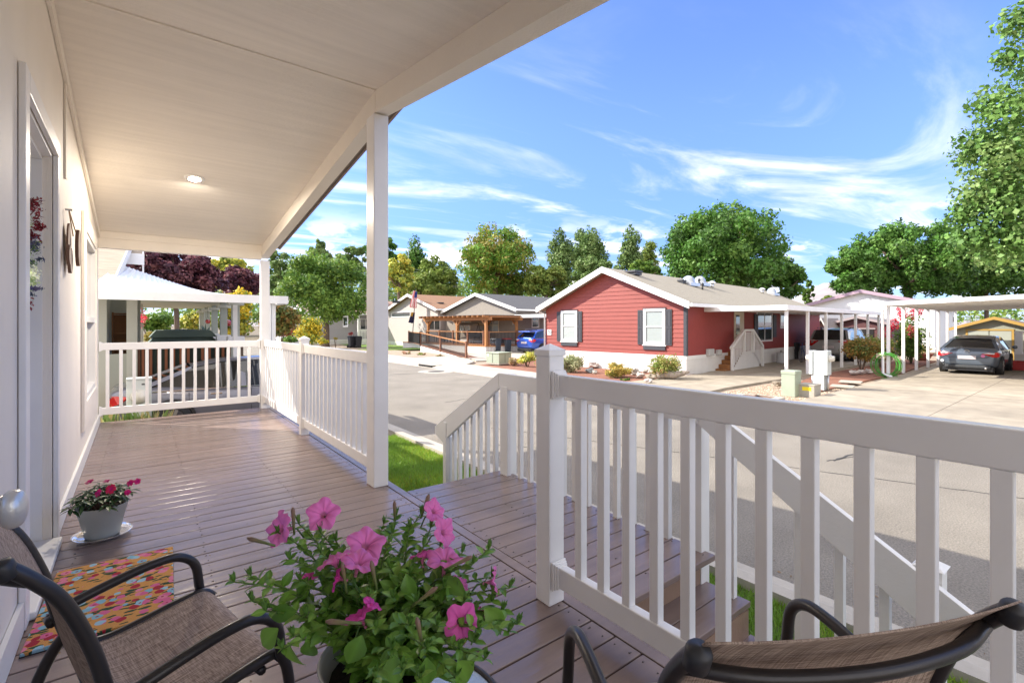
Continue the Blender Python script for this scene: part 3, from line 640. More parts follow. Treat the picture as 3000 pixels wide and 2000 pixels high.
# side details: door, windows, vents
a=local(rh,2150,905,'side'); b=local(rh,2178,1025,'side')
m=MB(); m.box(a[0],b[0],-.03,-.002,.93,2.6); d=m.build('door',M('cream_door',(.62,.56,.44),.5),rh)
m=MB(); m.box(a[0]+.15,a[0]+.55,-.038,-.031,1.55,2.42); m.build('pane',glass,d)
m=MB(); m.lathe((b[0]-.12,-.06,1.62),[(.0,-.03),(.04,-.02),(.04,.02),(0,.03)],10); m.build('handle',alu,d)
f=winpx(rh,2216,2262,912,1000,'side',mv=1,gm=glass,fr=.07)
for k in (2208.5,2264):
    q=local(rh,k,955,'side'); m=MB(); m.box(q[0]-.02,q[0]+.42,-.05,-.002,1.35,2.5); m.build('shutter',charc,rh)
winpx(rh,2285,2300,905,962,'side',mv=0,mh=0,gm=glass,fr=.07)
for (u0,u1,v0,v1) in ((2067,2083,1022,1041),(2095,2105,1024,1040)):
    a=local(rh,u0,v0,'side'); b=local(rh,u1,v1,'side'); m=MB(); m.box(a[0],b[0],-.16,-.002,b[2],a[2]); m.build('vent_hood',M('grey_plastic',(.45,.45,.43),.5),rh,bevel=.03)
# roof fittings, each a thing of its own
def on_roof(r,sl,ze,u,v):
    a=r.rotation_euler.z; Rz=np.array([[math.cos(a),-math.sin(a),0],[math.sin(a),math.cos(a),0],[0,0,1]]); n=Rz@V(0,-sl,1); n/=np.linalg.norm(n)
    return PL(u,v,Rz@V(0,0,ze+.19)+V(*r.location),n)
rsl=(4.28-2.76)/3.625
domem=M('skylight_dome',(.45,.48,.50),.12,coat=.6,metal=.3)
for u,v,rr,lab in ((2017,832,.30,'clear domed skylight nearest the front of the red house roof'),(2050,832,.30,'clear domed skylight second from the front on the red house roof'),(2260,861,.28,'clear domed skylight near the far end of the red house roof')):
    q=on_roof(rh,rsl,2.76,u,v); r=thing('skylight',lab,'skylight',q,0,'roof skylights'); m=MB(); m.lathe((0,0,-.05),[(rr*1.25,0),(rr*1.2,.1),(rr,.12),(rr*.98,.25),(rr*.75,.38),(rr*.4,.45),(0,.47)],20); m.build('dome',domem,r,smooth=True)
    m=MB(); m.box(-rr*1.3,rr*1.3,-rr*1.3,rr*1.3,-.12,.03); m.build('curb',alu,r)
for u,v,lab in ((1856,803,'flat dark roof vent nearest the ridge front of the red house'),(1997,828,'small dark roof vent before the first skylight')):
    q=on_roof(rh,rsl,2.76,u,v); r=thing('roof_vent',lab,'vent',q,R(5)); m=MB(); s=.26 if u<1900 else .14; m.box(-s,s,-s,s,-.05,.04); m.build('base',charc,r); m=MB(); m.box(-s*1.2,s*1.2,-s*1.1,s*1.1,.05,.15); m.build('hood',charc,r,bevel=.02)
for u,v,lab,ww in ((2058,848,'thin plumbing pipe on the red house roof nearer the eave',0),(2048,834,'thin plumbing pipe between the skylights',0),(2086,841,'white capped exhaust pipe on the red house roof',1),(2233,858,'low silver exhaust cap near the far skylight',1)):
    q=on_roof(rh,rsl,2.76,u,v); r=thing('vent_pipe',lab,'pipe',q,0); m=MB(); k=.1 if ww else .04; m.cyl((0,0,-.06),(0,0,.22),k,n=10); m.build('pipe',alu if ww else black,r,smooth=True)
    m=MB(); m.lathe((0,0,.2),[(k*1.8,0),(k*1.8,.06),(k*.6,.12),(0,.13)],12); m.build('cap',white if ww else black,r,smooth=True)
# ---- red carport
cp=thing('carport','flat white metal carport beside the red house','carport',(18.1,7.55,0),R(3.4))
m=MB(); m.box(0,13.6,0,.08,2.50,2.68); m.box(0,.08,.081,3.3,2.50,2.68); m.build('fascia',white,cp,bevel=.006)
m=MB(); m.box(.081,13.6,.081,3.3,2.60,2.64)
for k in range(34): m.box(.1+k*.4,.16+k*.4,.1,3.28,2.565,2.6)
m.build('roof_panel',white,cp)
for k in range(7):
    m=MB(); m.box(.20+k*2.17,.30+k*2.17,.06,.16,0,2.52); m.build('post',white,cp,bevel=.005)
# ---- steps and railing of the red house
st=thing('side_steps','brown carpeted steps with white picket railing at the red house door','steps',tuple(P(2125,1090))[:2]+(0,),R(5.6))
a=loc2(st,PL(2150,1025,(16.42,10.47,0),V(-math.sin(R(5.6)),math.cos(R(5.6)),0)))
m=MB(); x0=.25
c0=loc2(st,P(2085,1090)); c1=loc2(st,P(2168,1085))
for k in range(5): m.box(-.35+k*.30,1.9,-.15,.95,k*.17-.02,k*.17+.15)
m.build('steps',M('brown_carpet',(.27,.115,.04),.95,bump=(80,.5)),st,bevel=.02)
m=MB()
def pk(x,z0,z1): m.box(x-.03,x+.03,-.19,-.165,z0,z1)
m=MB(); m.box(.12,.22,-.27,-.17,0,1.0); m.box(1.35,1.45,-.27,-.17,.75,1.72); m.box(2.35,2.45,-.27,-.17,.75,1.72); m.box(3.5,3.6,-.27,-.17,0,.95); m.build('newel',wpaint,st)
m=MB()
for k in range(7): pk(.35+k*.15,.18+k*.095,1.0+k*.1)
for k in range(6): pk(1.53+k*.15,.85,1.66)
for k in range(7): pk(2.55+k*.15,.82-k*.1,1.6-k*.1)
m.build('pickets',wpaint,st)
m=MB(); m.beam((.05,-.21,1.0),(1.4,-.21,1.74),.1,.1); m.beam((1.4,-.21,1.74),(2.4,-.21,1.74),.1,.1); m.beam((2.4,-.21,1.74),(3.6,-.21,.98),.1,.1); m.build('handrail',wpaint,st)
m=MB(); m.prism([(.2,-.16,0),(3.4,-.16,0),(2.4,-.16,.82),(1.4,-.16,.82)],(0,-.02,0)); m.build('side_panel',skirtx,st)
# ---- house with number 25, pergola deck and ramp
tan=M('taupe_siding',(.30,.265,.225),.6,groove=(1,.2,.012,.6),nz=(3,.05)); tand=M('taupe_side',(.25,.21,.185),.6,groove=(0,.2,.012,.6))
h25,s25=house('taupe_house','taupe sided home with charcoal shingle roof behind the timber pergola','house' and (21.75,27.75,0),R(5),9.0,16,.75,3.10,4.36,tan,shingle('charcoal_shingle',(.085,.085,.092)),wpaint,sidem=tand,oh=.35)
for u0,u1 in ((1344,1379),(1427,1462)): winpx(h25,u0,u1,930,975,mv=1,mh=1,fm=M('cream_frame',(.66,.60,.45),.5),gm=blind)
winpx(h25,1557,1579,921,960,'side',mh=1)
q=local(h25,1505,947); n25=text_mesh('25',.30,'number',white,h25,.008); n25.matrix_local=Matrix.Translation((-.03,q[1],q[2]))@Matrix(((0,0,-1,0),(-1,0,0,0),(0,1,0,0),(0,0,0,1)))
m=MB(); m.box(-.25,3.8,-3.3,-.0,2.52,2.74); m.build('awning',white,h25)
timber=M('cedar_timber',(.42,.19,.07),.6,nz=(8,.2,(1,1,.3))); timd=M('dark_timber',(.20,.085,.045),.6,nz=(8,.2)); iron=M('black_iron',(.02,.02,.02),.5)
dkx=P(1423,1037); DR=R(4)
dp=thing('timber_deck','white skirted deck with cedar boards in front of the taupe house','deck',(dkx[0],dkx[1],0),DR)
m=MB(); m.box(0,3.1,0,11.5,-.05,.50); m.build('skirt',skirtm,dp); m=MB(); m.box(-.03,3.12,-.03,11.53,.50,.56); m.build('deck_boards',timber,dp)
pg=thing('pergola','honey cedar pergola with rafters over the deck','pergola',(dkx[0],dkx[1],.56),DR)
for x in (.12,2.95):
    for y in (.12,3.55,7.6):
        m=MB(); m.box(x-.08,x+.08,y-.08,y+.08,0,1.75); 
        for s_ in (-1,1):
            if 0<y+s_*.5: m.beam((x,y,1.35),(x,y+s_*.45,1.76),.08,.1,up=(1,0,0))
        m.build('post',timber,pg)
m=MB(); m.box(.08,.16,-.5,8.3,1.76,1.96); m.box(2.91,2.99,-.5,8.3,1.76,1.96); m.build('beam',timber,pg)
m=MB()
for k in range(15): m.box(-.5,3.5,-.3+k*.59,-.24+k*.59,1.962,2.10)
m.build('rafter',timber,pg); m=MB(); m.box(-.4,3.4,-.4,8.3,2.102,2.13); m.build('cover_panel',M('dark_cover',(.12,.11,.11),.6),pg)
def ironrail(name,label,a,b,za,zb,np_,top=.95,group='timber and iron railings',par=None):
    r=thing(name,label,'railing',(a[0],a[1],0),0,group); a,b=V(*a,za),V(*b,zb); o=V(a[0],a[1],0); d=b-a; L_=np.linalg.norm(d)
    for i in range(np_+1): p=a+d*i/np_-o; m=MB(); m.box(p[0]-.055,p[0]+.055,p[1]-.055,p[1]+.055,p[2],p[2]+top+.08); m.build('post',timd,r)
    m=MB(); m.beam(a-o+V(0,0,top),b-o+V(0,0,top),.09,.05); m.build('top_rail',timber,r); m=MB(); m.beam(a-o+V(0,0,.1),b-o+V(0,0,.1),.05,.05); m.build('bottom_rail',timd,r)
    m=MB(); n_=int(L_/.13)
    for i in range(1,n_): p=a+d*i/n_-o; m.box(p[0]-.011,p[0]+.011,p[1]-.011,p[1]+.011,p[2]+.1,p[2]+top)
    m.build('iron_bars',iron,r); return r
def dl_(x,y): c,s=math.cos(DR),math.sin(DR); return (dkx[0]+c*x-s*y,dkx[1]+s*x+c*y)
ironrail('deck_railing','iron bar railing along the street side of the pergola deck',dl_(.05,.3),dl_(.05,7.7),.56,.56,4)
ironrail('deck_railing','iron bar railing at the bin end of the pergola deck',dl_(.3,.05),dl_(2.9,.05),.56,.56,1)
ra=P(1366,1054); rb=P(1232,1013,.48)
rm=thing('ramp','long white sided ramp rising along the front of the pergola deck','ramp',(ra[0],ra[1],0)); d=rb-ra; pr=V(.95,.1,0)
m=MB(); m.prism([(0,0,-.02),(0,0,.06),(d[0],d[1],.50),(d[0],d[1],-.02)],pr); m.build('ramp_body',wpaint,rm)
m=MB(); m.add([(-.03,0,.065),(d[0]-.03,d[1],.505),(d[0]+1,d[1]+.1,.505),(1,.1,.065)],[(3,2,1,0)]); m.build('ramp_boards',timd,rm)
ironrail('ramp_railing','iron bar railing sloping down the street side of the ramp',(ra[0],ra[1]),(rb[0],rb[1]),.02,.48,2)
lft=P(1198,1018,.1)
ironrail('ramp_railing','short iron bar railing at the upper landing by the flagpole',(rb[0],rb[1]),(lft[0],lft[1]),.48,.48,1)
# porch swing on the deck
sw=thing('porch_swing','canopied garden swing on the pergola deck','swing',(*dl_(1.6,3.9),.56),DR)
m=MB()
for y in (-1,1): m.tube([(-.5,y,0),(0,y,1.55),(.5,y,0)],.03,6)
m.tube([(0,-1,1.55),(0,1,1.55)],.03,6); m.build('frame',iron,sw)
m=MB(); m.add([(-.7,-1.1,1.42),(-.7,1.1,1.42),(0,1.1,1.62),(0,-1.1,1.62),(.7,-1.1,1.42),(.7,1.1,1.42)],[(0,1,2,3),(3,2,5,4)]); m.build('canopy',M('canvas',(.42,.38,.3),.9),sw)
m=MB(); m.box(-.3,.3,-.8,.8,.42,.5); m.beam((.28,0,.5),(.42,0,1.0),1.6,.05,up=(1,0,0)); m.build('seat',M('swing_seat',(.10,.09,.08),.8),sw)
# ---- house with the orange roof
h3,_=house('beige_house','pinkish beige home with an orange brown shingle roof left of the pergola','house' and (20.4,37.2,0),R(3),9.5,15,.35,3.35,4.75,M('pinkbeige_siding',(.52,.47,.44),.6,groove=(2,.25,.01,.4)),shingle('orange_shingle',(.26,.145,.085)),white,oh=.4)
winpx(h3,1148,1203,913,929,mh=0,mv=0); winpx(h3,1254,1290,932,968,'side',mv=1,mh=0,fr=.1)
for u,v,lab in ((1161,884,'small dark vent on the orange roof near its left end'),(1288,889,'small dark vent on the orange roof nearer the pergola')):
    q=D(u,v,44); r=thing('roof_vent',lab,'vent',q); m=MB(); m.box(-.25,.25,-.25,.25,-.12,.02); m.build('base',charc,r); m=MB(); m.box(-.3,.3,-.3,.3,.03,.1); m.build('hood',charc,r)
# ---- white house behind the maple
h4,_=house('white_house','white home half hidden behind the round maple','house' and (13.2,50.5,0),R(2),15,12,.5,3.1,4.9,M('palegrey_siding',(.42,.40,.42),.6,groove=(2,.2,.01,.5)),shingle('rose_shingle',(.33,.22,.19)),white)
for u0,u1 in ((852,862),(880,905),(922,940),(1005,1020)): winpx(h4,u0,u1,925,958,mh=0,mv=0,fr=.14)
m=MB(); m.box(-1.6,-1.45,-.2,-.05,.5,3.1); m.box(-1.6,-1.45,5,5.15,.5,3.1); m.box(-1.6,-1.45,9.5,9.65,.5,3.1); m.box(-2.0,0,-.3,9.8,3.1,3.35); m.build('porch_frame',white,h4)
m=MB()
for k in range(34): m.box(-1.6,-1.56,k*.15,.05+k*.15,.5,1.4)
m.box(-1.62,-1.54,0,5.1,1.4,1.5); m.box(-1.7,0,0,9.7,-.05,.5); m.build('porch_railing',white,h4)
m=MB(); m.box(4.0,12,-2.4,-.016,-.05,.55); m.build('porch_base',white,h4)
m=MB(); m.box(4.0,12,-2.45,-2.38,1.42,1.52)
for k in range(53): m.box(4.05+k*.15,4.11+k*.15,-2.44,-2.40,.55,1.42)
m.build('porch_railing',white,h4)
for xx in (4.0,8.0,11.8): m=MB(); m.box(xx,xx+.16,-2.46,-2.30,.55,3.05); m.build('post',white,h4)
m=MB(); m.box(3.8,12.2,-2.7,-.31,3.055,3.2); m.build('porch_roof',white,h4)
for xx in (5.2,9.0): window(h4,(xx,0,1.5),(1,0,0),(0,-1,0),1.2,1.2,mv=1,mh=0)
# ---- white house right of the red one
wh=D(2737,1040,33); h5,_=house('white_house','large white home with mauve roof edge behind the crape myrtle','house' and (46.5,9.1,0),R(5),9.0,14,.3,3.45,4.65,M('bright_white_siding',(.80,.80,.79),.55,groove=(1,.3,.01,.4)),shingle('pale_shingle',(.36,.33,.30)),M('mauve_trim',(.42,.30,.37),.6))
for u in (2790,2832,2858): winpx(h5,u,u+11,925,947,'side',mh=0,fr=.12)
# ---- sheds
def shed(name,label,x,ul,up,ur,vl,vp,vr,wallm,fasm,roofm,Ln=3.5,doors=None):
    a=PX(ul,vl,x); b=PX(ur,vr,x); c=PX(up,vp,x); W=a[1]-b[1]; ze=(a[2]+b[2])/2; oh=.22
    r,sl=house(name,label,(x+.25,b[1]+oh,0),0,W-2*oh,Ln,0,ze-.03,c[2]-.15,wallm,roofm,fasm,oh=.25,sideoh=oh,th=.06,cat='shed')
    return r,W-2*oh,ze
s1,w1,e1=shed('garden_shed','sage shed with mustard yellow roof edge beyond the parked grey car',35.5,2780,2890,3060,960,925,962,M('sage_siding',(.30,.31,.24),.6,groove=(1,.2,.01,.5)),M('mustard_trim',(.42,.26,.06),.6),shingle('brown_shingle',(.14,.10,.08)))
m=MB(); m.box(-.03,-.003,.95,1.75,.1,e1-.15); m.box(-.03,-.003,1.8,2.6,.1,e1-.15); m.build('door',M('sage_door',(.36,.38,.32),.6),s1)
m=MB(); m.box(-.045,-.004,.85,.94,.1,e1-.05); m.box(-.045,-.004,2.61,2.7,.1,e1-.05); m.box(-.045,-.004,.941,2.609,e1-.14,e1-.05); m.build('door_trim',MATS['mustard_trim'],s1)
s2,w2,e2=shed('garden_shed','dark maroon shed with open doorway behind the silver van',38,2412,2508,2618,952,923,946,M('maroon_siding',(.10,.035,.035),.6),M('mauvegrey_trim',(.33,.27,.27),.6),shingle('grey_shingle2',(.16,.15,.16)))
m=MB(); m.box(-.04,-.003,.9,w2-.9,.05,e2-.35); m.build('doorway',M('dark_inside',(.015,.013,.013),.9),s2)
m=MB(); m.box(-.05,-.0,.8,w2-.8,e2-.34,e2-.26); m.build('door_trim',MATS['mauvegrey_trim'],s2)
s3,w3,e3=shed('garden_shed','small pink sided shed seen beside the end of the red house',36,2385,2399,2425,948,928,953,M('pink_siding',(.45,.26,.22),.6,groove=(1,.2,.01,.5)),M('white_trim2',(.7,.66,.62),.6),shingle('grey_shingle3',(.25,.22,.21)),Ln=2.5)
# ---- right carport
NLC=V(21.8,5.5,0)
c2=thing('carport','long flat white carport over the grey car','carport',(21.8,5.72,0),R(1.2))
m=MB(); m.add([(0,0,2.70),(0,-7.5,2.93),(0,-7.5,3.07),(0,0,2.84)],[(0,1,2,3)]); 
m=MB(); m.prism([(0,0,2.68),(0,-9,2.95),(0,-9,3.08),(0,0,2.83)],(.06,0,0)); m.prism([(.061,0,2.68),(.061,-.06,2.68),(.061,-.06,2.83),(.061,0,2.83)],(12.5,0,0)); m.build('fascia',white,c2)
m=MB(); m.prism([(.061,-.061,2.74),(.061,-9,3.0),(.061,-9,3.02),(.061,-.061,2.76)],(12.4,0,0))
for k in range(30): m.prism([(.3+k*.41,-.07,2.70),(.3+k*.41,-9,2.96),(.3+k*.41,-9,2.995),(.3+k*.41,-.07,2.735)],(.05,0,0))
m.build('roof_panel',white,c2)
for k in range(7): m=MB(); m.box(.16+k*2.07,.26+k*2.07,-.14,-.04,.05,2.70); m.build('post',white,c2,bevel=.005)
m=MB(); m.tube([(.05,-.02,2.7),(.06,.05,2.5),(.06,.04,.18),(.02,-.12,.09),(-.1,-.25,.08)],.045,8); m.build('downpipe',white,c2,smooth=True)
h6,_=house('tan_house','home whose tan roof edge shows above the right carport','house' and (27.0,-9.5,0),R(2),8.0,14,.8,3.2,4.5,M('tan_siding',(.5,.42,.3),.6),shingle('brown_shingle2',(.2,.15,.12)),M('tan_trim',(.62,.50,.30),.6),oh=.5,sideoh=.5)
tr=thing('entry_deck','white railed entry deck behind the grey car','deck',(29.6,3.2,0),R(2))
m=MB(); m.box(0,2.2,-4.5,0,-.05,.72); m.build('skirt',skirtm,tr)
m=MB(); m.box(-.05,.05,-4.5,0,1.62,1.70); m.box(-.04,.04,-4.5,0,.76,.82)
for k in range(17): m.box(-.03,.03,-.12-k*.26,-.04-k*.26,.82,1.62)
m.build('railing',white,tr); m=MB(); m.box(-.09,.09,-.25,-.02,.72,1.72); m.build('post',white,tr)
# ================================================================ CARS
def paint(n,c): return M(n,c,.28,metal=.35,coat=1,spec=.6)
red_l=M('tail_lamp',(.55,.012,.012),.15,coat=1); clear_l=M('clear_lamp',(.7,.68,.68),.12,coat=1)
def car(name,label,cat,org,rz,Lc,Wd,H,pm,kind='sedan',wr=.33,roofpm=None):
    """nose towards +x, tail at x=0, centre line y=0"""
    r=thing(name,label,cat,org,rz); hw=Wd/2; gc=.20
    belt={'sedan':.95,'suv':1.06,'van':1.10}[kind]*H/{'sedan':1.45,'suv':1.56,'van':1.72}[kind]
    if kind=='sedan': st=[(0,.42,.80,.86,.90),(.06,.32,.86,.93,1.03),(.35,.24,.94,.98,1.09),(.9,.2,.985,1.0,1.08),(1.6,.2,1,1.0,1.0),(2.6,.2,1,1,.98),(3.5,.2,.99,.98,.97),(4.1,.2,.97,.95,.88),(4.5,.24,.90,.90,.78),(4.72,.32,.80,.80,.66),(4.8,.42,.66,.66,.56)]
    else: st=[(0,.45,.84,.88,.95),(.06,.34,.9,.94,1.02),(.3,.26,.96,.98,1.03),(.9,.22,.99,1,1.02),(1.6,.22,1,1,1.0),(2.6,.22,1,1,.99),(3.4,.22,.99,.98,.97),(3.95,.22,.96,.95,.90),(4.25,.26,.88,.88,.80),(4.4,.36,.72,.72,.66)]
    sx=Lc/st[-1][0]; n=len(st); V_=[];F_=[]
    for x,zb,wm_,wt,zt in st:
        x*=sx; zt=belt*zt; zm=zb+(zt-zb)*.52; w1=hw*wm_*.93; w2=hw*wm_; w3=hw*wt*.965; w4=hw*wt*.80
        ring=[(-w1*.9,zb),(-w1,zb+.04),(-w2,zm),(-w3,zt-.07),(-w4,zt),(0,zt+.025),(w4,zt),(w3,zt-.07),(w2,zm),(w1,zb+.04),(w1*.9,zb)]
        V_+= [(x,y,z) for y,z in ring]
    k=11
    for i in range(n-1):
        for j in range(k-1): F_.append((i*k+j,(i+1)*k+j,(i+1)*k+j+1,i*k+j+1))
        F_.append((i*k+k-1,(i+1)*k+k-1,(i+1)*k,i*k))
    F_.append(tuple(range(k))); F_.append(tuple(range((n-1)*k,n*k))[::-1])
    m=MB(); m.add(V_,F_); m.build('body',pm,r,smooth=True,sub=2)
    # greenhouse
    if kind=='sedan': gs=[(.42,belt*1.02,.70,0),(1.25,H-.12,.66,1),(1.75,H-.02,.68,1),(2.5,H,.70,1),(3.0,H-.06,.70,1),(3.95,belt*.96,.78,0)]
    elif kind=='suv': gs=[(.16,belt*1.0,.76,0),(.55,H-.12,.68,1),(1.2,H-.02,.70,1),(2.2,H,.71,1),(2.7,H-.06,.70,1),(3.55,belt*.97,.80,0)]
    else: gs=[(.10,belt*1.0,.80,0),(.40,H-.10,.74,1),(1.2,H,.76,1),(2.6,H,.76,1),(3.0,H-.05,.74,1),(3.8,belt*.95,.82,0)]
    def gx(t): return t[0]*sx
    rt=[(gx(g),g[1],hw*g[2]) for g in gs]
    m=MB(); ring=[]
    for x,z,w in rt:
        fb=min(max((z-belt*.9)/(H-belt*.9),0),1); wb=hw*.90
        m.v+= [(x,-wb,belt*.93),(x,-(w*fb+wb*(1-fb)),z),(x,0,z+.02*fb),(x,(w*fb+wb*(1-fb)),z),(x,wb,belt*.93)]
    for i in range(len(rt)-1):
        for j in range(4): m.f.append((i*5+j,(i+1)*5+j,(i+1)*5+j+1,i*5+j+1))
    m.f.append((0,1,2,3,4)); e=(len(rt)-1)*5; m.f.append((e+4,e+3,e+2,e+1,e))
    m.build('window',darkglass,r,smooth=False,bevel=.02)
    m=MB(); top=rt[1:-1]
    for x,z,w in top: m.v+= [(x,-w*1.05,z-.085),(x,-w*.95,z+.022),(x,0,z+.045),(x,w*.95,z+.022),(x,w*1.05,z-.085)]
    for i in range(len(top)-1):
        for j in range(4): m.f.append((i*5+j,(i+1)*5+j,(i+1)*5+j+1,i*5+j+1))
    m.build('roof',roofpm or pm,r,smooth=True)
    for s_ in (-1,1):
        m=MB(); b0=rt[0]; b1=rt[1]; m.beam((b0[0],s_*hw*.885,b0[1]-.02),(b1[0],s_*b1[2]*1.0,b1[1]-.01),.07,.10,up=(0,s_,0)); m.build('pillar',pm,r); m=MB(); b2=rt[-2]; b3=rt[-1]
        m.beam((b2[0],s_*b2[2],b2[1]-.01),(b3[0],s_*hw*.88,b3[1]),.05,.06,up=(0,s_,0)); m.build('pillar',pm,r); m=MB(); xm=(rt[2][0]+rt[3][0])/2; m.beam((xm,s_*hw*.905,belt*.95),(xm,s_*rt[2][2]*1.005,H-.04),.09,.02,up=(0,s_,0))
        m.build('pillar',pm,r)
        m=MB(); m.beam((rt[0][0]+.2,s_*hw*.965,belt*.955),(rt[-1][0]-.2,s_*hw*.965,belt*.955),.02,.02); m.build('chrome_strip',chrome,r)
        m=MB(); m.lathe((rt[-1][0]-.25,s_*(hw+.09),belt+.03),[(0,-.08),(.07,-.05),(.09,.0),(.07,.06),(0,.08)],10,sx=.8); m.build('mirror',pm,r,smooth=True)
        for xh in (1.55*sx,2.6*sx): m=MB(); m.box(xh,xh+.2,s_*(hw-.012)-.012,s_*(hw-.012)+.014,belt*.83,belt*.86); m.build('door_handle',chrome,r,bevel=.005)
        m=MB()
        for xd in (1.2*sx,2.25*sx,3.35*sx): m.box(xd,xd+.008,s_*(hw*.972)-.004,s_*(hw*.972)+.022,.33,belt*.9)
        m.build('door_seam',black,r)
        # tail lamp
        z0=belt*.72; z1=belt*.90
        if kind=='van': z1=belt*1.02
        m=MB(); m.prism([(-.015,s_*hw*.45,z1-.05),(-.012,s_*hw*.80,z0),(.05,s_*hw*.935,z0),(.16,s_*hw*.985,z0+.03),(.30,s_*hw*.99,z1-.01),(.1,s_*hw*.93,z1+.015),(.02,s_*hw*.7,z1+.01)],(.04,-s_*.02,0)); tl=m.build('tail_light',red_l,r,bevel=.008)
        m=MB(); m.prism([(-.022,s_*hw*.50,z1-.045),(-.02,s_*hw*.83,z1-.06),(.0,s_*hw*.86,z1-.015),(-.016,s_*hw*.66,z1-.005)],(.01,0,0)); m.build('reversing_light',clear_l,tl)
        m=MB(); m.prism([(Lc-.35,s_*hw*.85,belt*.62),(Lc-.12,s_*hw*.55,belt*.60),(Lc-.16,s_*hw*.55,belt*.72),(Lc-.42,s_*hw*.86,belt*.76)],(.03,0,0)); m.build('headlight',clear_l,r)
        for xw in (.95*sx,3.75*sx if kind=='sedan' else 3.5*sx):
            m=MB(); ax=np.array(Matrix.Rotation(R(90),3,'X')); m.lathe((xw,s_*(hw-.10),wr),[(wr*.6,-.11),(wr*.93,-.10),(wr,-.07),(wr,.07),(wr*.93,.10),(wr*.62,.11)],26,ax=ax); w=m.build('wheel',rubber,r,smooth=True)
            m=MB(); m.lathe((xw,s_*(hw-.02),wr),[(wr*.66,-s_*.03),(wr*.62,0),(wr*.56,s_*.03),(wr*.2,s_*.02),(0,s_*.0)],22,ax=ax)
            m.build('rim',M('dark_rim',(.09,.09,.1),.4,metal=.6),w)
            m=MB()
            for q in range(5):
                a=q*1.2566; m.beam((xw,s_*(hw+.005),wr),(xw+math.cos(a)*wr*.6,s_*(hw+.005),wr+math.sin(a)*wr*.6),.05,.03,up=(0,1,0))
            m.build('spokes',alu,w)
            m=MB(); m.lathe((xw,s_*(hw-.075),wr+.015),[(0,-.09),(wr*1.13,-.085),(wr*1.16,.0),(wr*1.13,.085),(wr*1.02,.086)],26,ax=ax); m.build('wheel_arch',black,r,smooth=False)
    m=MB(); m.box(-.03,.02,-.26,.26,belt*.62,belt*.62+.13); m.build('licence_plate',M('plate',(.62,.55,.56),.5),r,bevel=.004)
    m=MB(); m.box(-.012,.3,-hw*.72,hw*.72,.24,.36); m.build('bumper',M('bumper_grey',(.05,.055,.06),.5),r,bevel=.03)
    m=MB(); m.box(.05,Lc-.2,-hw*.8,hw*.8,.14,.3); m.build('underbody',black,r)
    return r,belt,hw
gcar,belt,hw=car('grey_sedan','grey blue saloon car parked tail first under the right carport','car',(25.25,4.0,.07),R(1.4),4.65,1.80,1.44,paint('greyblue_paint',(.115,.15,.20)))
# seams, badge and stickers on the boot
m=MB(); m.tube([(-.012,-.72,.80),(-.016,-.55,.66),(-.018,-.5,.655),(-.018,.5,.655),(-.016,.55,.66),(-.012,.72,.80)],.008,6); m.build('boot_seam',black,gcar)
m=MB(); m.tube([(-.022+.0,.085*math.cos(a),.885+.05*math.sin(a)) for a in np.linspace(0,6.28,17)],.008,6); m.tube([(-.022,-.06,.90),(-.03,0,.93),(-.022,.06,.90)],.008,6); m.build('badge',chrome,gcar)
m=MB(); m.lathe((-.022,-.45,.72),[(0,0),(.06,0)],14,ax=np.array(Matrix.Rotation(R(-90),3,'Y'))); m.build('pink_sticker',M('pink_sticker',(.7,.2,.38),.5),gcar)
m=MB(); m.lathe((.0,.72,.50),[(0,0),(.055,0)],14,ax=np.array(Matrix.Rotation(R(-90),3,'Y'))); m.build('white_sticker',M('white_sticker',(.7,.75,.8),.5),gcar)
m=MB(); m.cyl((-.03,-.52,.25),(.2,-.52,.27),.04,n=12); m.build('exhaust',chrome,gcar,smooth=True)
b=P(1513,1028); bcar,_,_=car('blue_suv','bright blue compact crossover parked beside the taupe house','car',(20.3,25.1,.08),R(4),4.35,1.80,1.56,paint('blue_paint',(.015,.085,.48)),'suv')
m=MB(); m.box(.0,.5,-.55,.55,1.44,1.49); m.build('spoiler',MATS['blue_paint'],bcar,bevel=.02)
m=MB(); m.tube([(.7,-.62,1.6),(2.6,-.62,1.62)],.02,6); m.tube([(.7,.62,1.6),(2.6,.62,1.62)],.02,6); m.build('roof_rail',alu,bcar)
van,_,_=car('silver_minivan','silver minivan parked at the far end of the red house carport','minivan',(28.6,9.9,.075),R(5),4.8,1.92,1.72,paint('silver_paint',(.42,.42,.42)),'van',wr=.34)
m=MB(); m.tube([(.8,-.7,1.76),(2.9,-.7,1.78)],.02,6); m.tube([(.8,.7,1.76),(2.9,.7,1.78)],.02,6); m.build('roof_rail',black,van)
dcar,db_,dh=car('dark_sedan','dark graphite saloon car in the neighbouring driveway behind the far railing','car',(-.52,11.95,-.16),R(0),4.85,1.85,1.40,paint('graphite_paint',(.20,.20,.24)))
# ================================================================ STREET THINGS
# transformer
tf=thing('transformer_box','pale green utility transformer cabinet by the pavement corner','utility box',(13.25,18.25,.1),R(8))
gm_=M('pale_green_metal',(.36,.41,.31),.5,nz=(2,.08))
m=MB(); m.box(.0,.95,.0,1.0,.0,.06); m.build('pad',conc,tf); m=MB(); m.box(.06,.89,.06,.94,.06,.52); m.build('cabinet',gm_,tf,bevel=.01)
m=MB(); m.box(.03,.92,.03,.97,.522,.57); m.build('lid',gm_,tf,bevel=.015)
m=MB(); m.box(.45,.46,.048,.059,.08,.5); m.box(.048,.059,.5,.51,.08,.5); m.build('door_gap',black,tf); m=MB(); m.box(.048,.059,.75,.87,.36,.47); m.build('white_label',white,tf)
